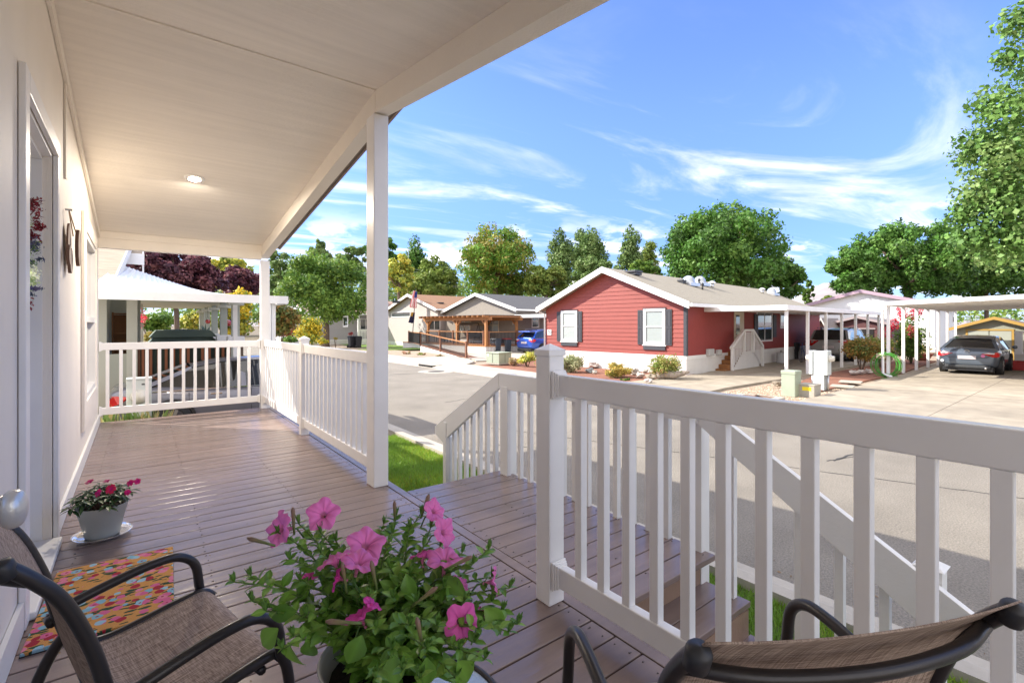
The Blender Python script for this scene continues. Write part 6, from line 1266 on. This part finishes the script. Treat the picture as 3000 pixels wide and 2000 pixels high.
# ---- wreath in the doorway
wreath=D(70,750,2.82); r=thing('door_wreath','tall wreath of burgundy, cream and purple flowers hanging on the door','wreath',wreath)
def wc(nm,pts,n,sz,cols,asp=.4): leafcloud(nm,r,[(D(u,v,d_),a,a,b) for u,v,d_,a,b in pts],n,sz,cols,org=wreath,asp=asp,fill=.9,out=.4,mat=leafm)
wc('burgundy_sprays',[(80,605,2.8,.07,.045),(95,590,2.8,.05,.03),(112,655,2.8,.03,.05),(120,667,2.8,.03,.015),(90,690,2.82,.05,.05),(105,632,2.8,.02,.05),(70,890,2.8,.04,.05),(72,925,2.8,.02,.04),(58,912,2.8,.02,.03)],900,.022,[(.12,.012,.018),(.08,.012,.015),(.17,.03,.035)])
wc('cream_blooms',[(70,650,2.82,.055,.05),(66,745,2.82,.05,.05),(82,800,2.8,.055,.05),(75,830,2.82,.05,.04),(60,700,2.82,.04,.04),(95,825,2.8,.025,.03)],1300,.016,[(.55,.56,.42),(.62,.62,.52),(.40,.46,.28),(.3,.36,.2)],.7)
wc('dark_leaves',[(100,720,2.81,.04,.05),(85,715,2.82,.05,.05),(75,770,2.83,.05,.03),(80,860,2.82,.04,.03),(115,760,2.8,.02,.008),(100,845,2.8,.05,.006)],500,.03,[(.05,.09,.04),(.08,.07,.13),(.10,.16,.05),(.04,.05,.09)],.25)
# ---- hanging wooden sign
q=PX(196,610,-.445); sg=thing('hanging_sign','rustic wood slice ornament hanging from a nail on the wall','sign',(q[0],q[1],0)); sw_=M('wood_slice',(.52,.42,.34),.7,nz=(14,.25)); bk_=M('wood_bark',(.16,.09,.06),.9)
def disc(v,dy,rad,th,x0,el=1.35):
    z=PX(200,v,-.44)[2]; m=MB(); m.lathe((x0,dy,z),[(0,-th/2),(rad,-th/2),(rad,th/2)],20,ax=np.array(Matrix.Rotation(R(90),3,'Y'))@np.diag([el,1,1])); o=m.build('bark_ring',bk_,sg); m=MB(); m.lathe((x0+th/2+.0005,dy,z),[(0,0),(rad*.96,0)],20,ax=np.array(Matrix.Rotation(R(90),3,'Y'))@np.diag([el,1,1])); m.build('wood_slice',sw_,o)
disc(716,.20,.105,.02,.045); disc(752,-.12,.055,.018,.02,1.3); disc(762,.06,.085,.018,.012,1.1); disc(705,.03,.10,.01,.008,1.3)
z0=PX(196,610,-.44)[2]; z1=PX(200,690,-.44)[2]; m=MB(); m.tube([(.01,0,z0),(.03,.05,z1)],.004,5); m.tube([(.01,0,z0),(.045,.2,z1)],.004,5); m.build('string',M('twine',(.35,.22,.12),.9),sg); m=MB(); m.cyl((-.01,0,z0),(.03,0,z0),.008,n=8); m.build('nail',alu,sg)
# ---- storm door (just outside the left edge) and its lever handle
h0=D(28,1492,1.12); sdr=thing('storm_door','opened white storm door whose chrome lever handle shows at the left edge','door',(h0[0],h0[1],DK)); dd=V(-.12,-.99,0); pp=V(.99,-.12,0)
m=MB(); A_=V(-.07,-.04,0)
for a0,a1,z0,z1 in ((0,.10,.03,2.1),(.80,.90,.03,2.1),(.10,.80,.03,.18),(.10,.80,1.96,2.1)): m.prism([A_+dd*a0+V(0,0,z0),A_+dd*a1+V(0,0,z0),A_+dd*a1+V(0,0,z1),A_+dd*a0+V(0,0,z1)],-pp*.03)
m.build('door_frame',white,sdr); m=MB(); m.prism([A_+dd*.1+V(0,0,.18)-pp*.012,A_+dd*.8+V(0,0,.18)-pp*.012,A_+dd*.8+V(0,0,1.96)-pp*.012,A_+dd*.1+V(0,0,1.96)-pp*.012],-pp*.005); m.build('pane',M('clear_glass',(.9,.92,.92),.02,trans=1,coat=0),sdr)
hz=h0[2]-DK; m=MB(); m.obox(V(-.045,-.03,hz),dd*.022,-pp*.012,V(0,0,.055)); m.build('handle_plate',chrome,sdr,bevel=.006)
Mx=np.array([pp,-dd,[0,0,1]]).T
m=MB(); m.lathe((.006,.0,hz-.0),[(.034*math.sin(a)**.7 if 0<a<3.14 else 0,-.044*math.cos(a)) for a in np.linspace(0,3.1416,14)],20,sx=.75,ax=Mx); m.tube([V(-.045,-.03,hz+.02),V(-.01,-.005,hz+.03)],.008,8); m.build('lever_handle',M('lever_chrome',(.68,.68,.65),.28,metal=.45,bump=(30,.15)),sdr,smooth=True)

# ---- pieces that lie apart become parts of their own
def split(o,newname=None):
    me=o.data; n=len(me.vertices); par=list(range(n))
    def find(a):
        while par[a]!=a: par[a]=par[par[a]]; a=par[a]
        return a
    for e in me.edges:
        a,b=find(e.vertices[0]),find(e.vertices[1])
        if a!=b: par[a]=b
    g={}
    for p in me.polygons: g.setdefault(find(p.vertices[0]),[]).append(p.index)
    if len(g)<2:
        if newname: o.name=newname
        return
    co=[tuple(v.co) for v in me.vertices]; ca=me.color_attributes.get('Col'); cols=[tuple(c.color) for c in ca.data] if ca else None
    for k,fs in g.items():
        vs=sorted({i for f in fs for i in me.polygons[f].vertices}); ix={v:i for i,v in enumerate(vs)}
        m2=bpy.data.meshes.new(newname or o.name.split('.')[0]); m2.from_pydata([co[i] for i in vs],[],[[ix[i] for i in me.polygons[f].vertices] for f in fs]); m2.update()
        for mt_ in me.materials: m2.materials.append(mt_)
        m2.polygons.foreach_set('use_smooth',[me.polygons[f].use_smooth for f in fs])
        if cols: m2.color_attributes.new('Col','FLOAT_COLOR','POINT').data.foreach_set('color',[x for i in vs for x in cols[i]])
        q=bpy.data.objects.new(newname or o.name.split('.')[0],m2); COL.objects.link(q); q.parent=o.parent; q.matrix_parent_inverse=o.matrix_parent_inverse.copy(); q.location=o.location; q.rotation_euler=o.rotation_euler
        for md in o.modifiers:
            if md.type=='BEVEL': b=q.modifiers.new('bevel','BEVEL'); b.width=md.width; b.segments=2; b.limit_method='ANGLE'
    bpy.data.objects.remove(o)
NN={'pickets':'picket','buds':'bud','pergola_x':None,'boards':'board'}
for o in list(bpy.data.objects):
    if o.type!='MESH' or not o.parent or o.children: continue
    b=o.name.split('.')[0]
    if b in ('step_tread','trim_board','conduit','rake_board','pickets','rafter','newel','roof_rail','iron_x','legs','band_board','corner_board','step_board') or (b=='buds') or (b=='wall' and o.parent is not hs and o.parent is not nb) or (b=='beam' and o.parent is pg) or (b=='post' and o.parent is lr) or (b=='boards'): split(o,NN.get(b))
for o in list(bpy.data.objects):
    if o.name.startswith('iron_bars'): o['kind']='stuff'
bpy.context.view_layer.update()
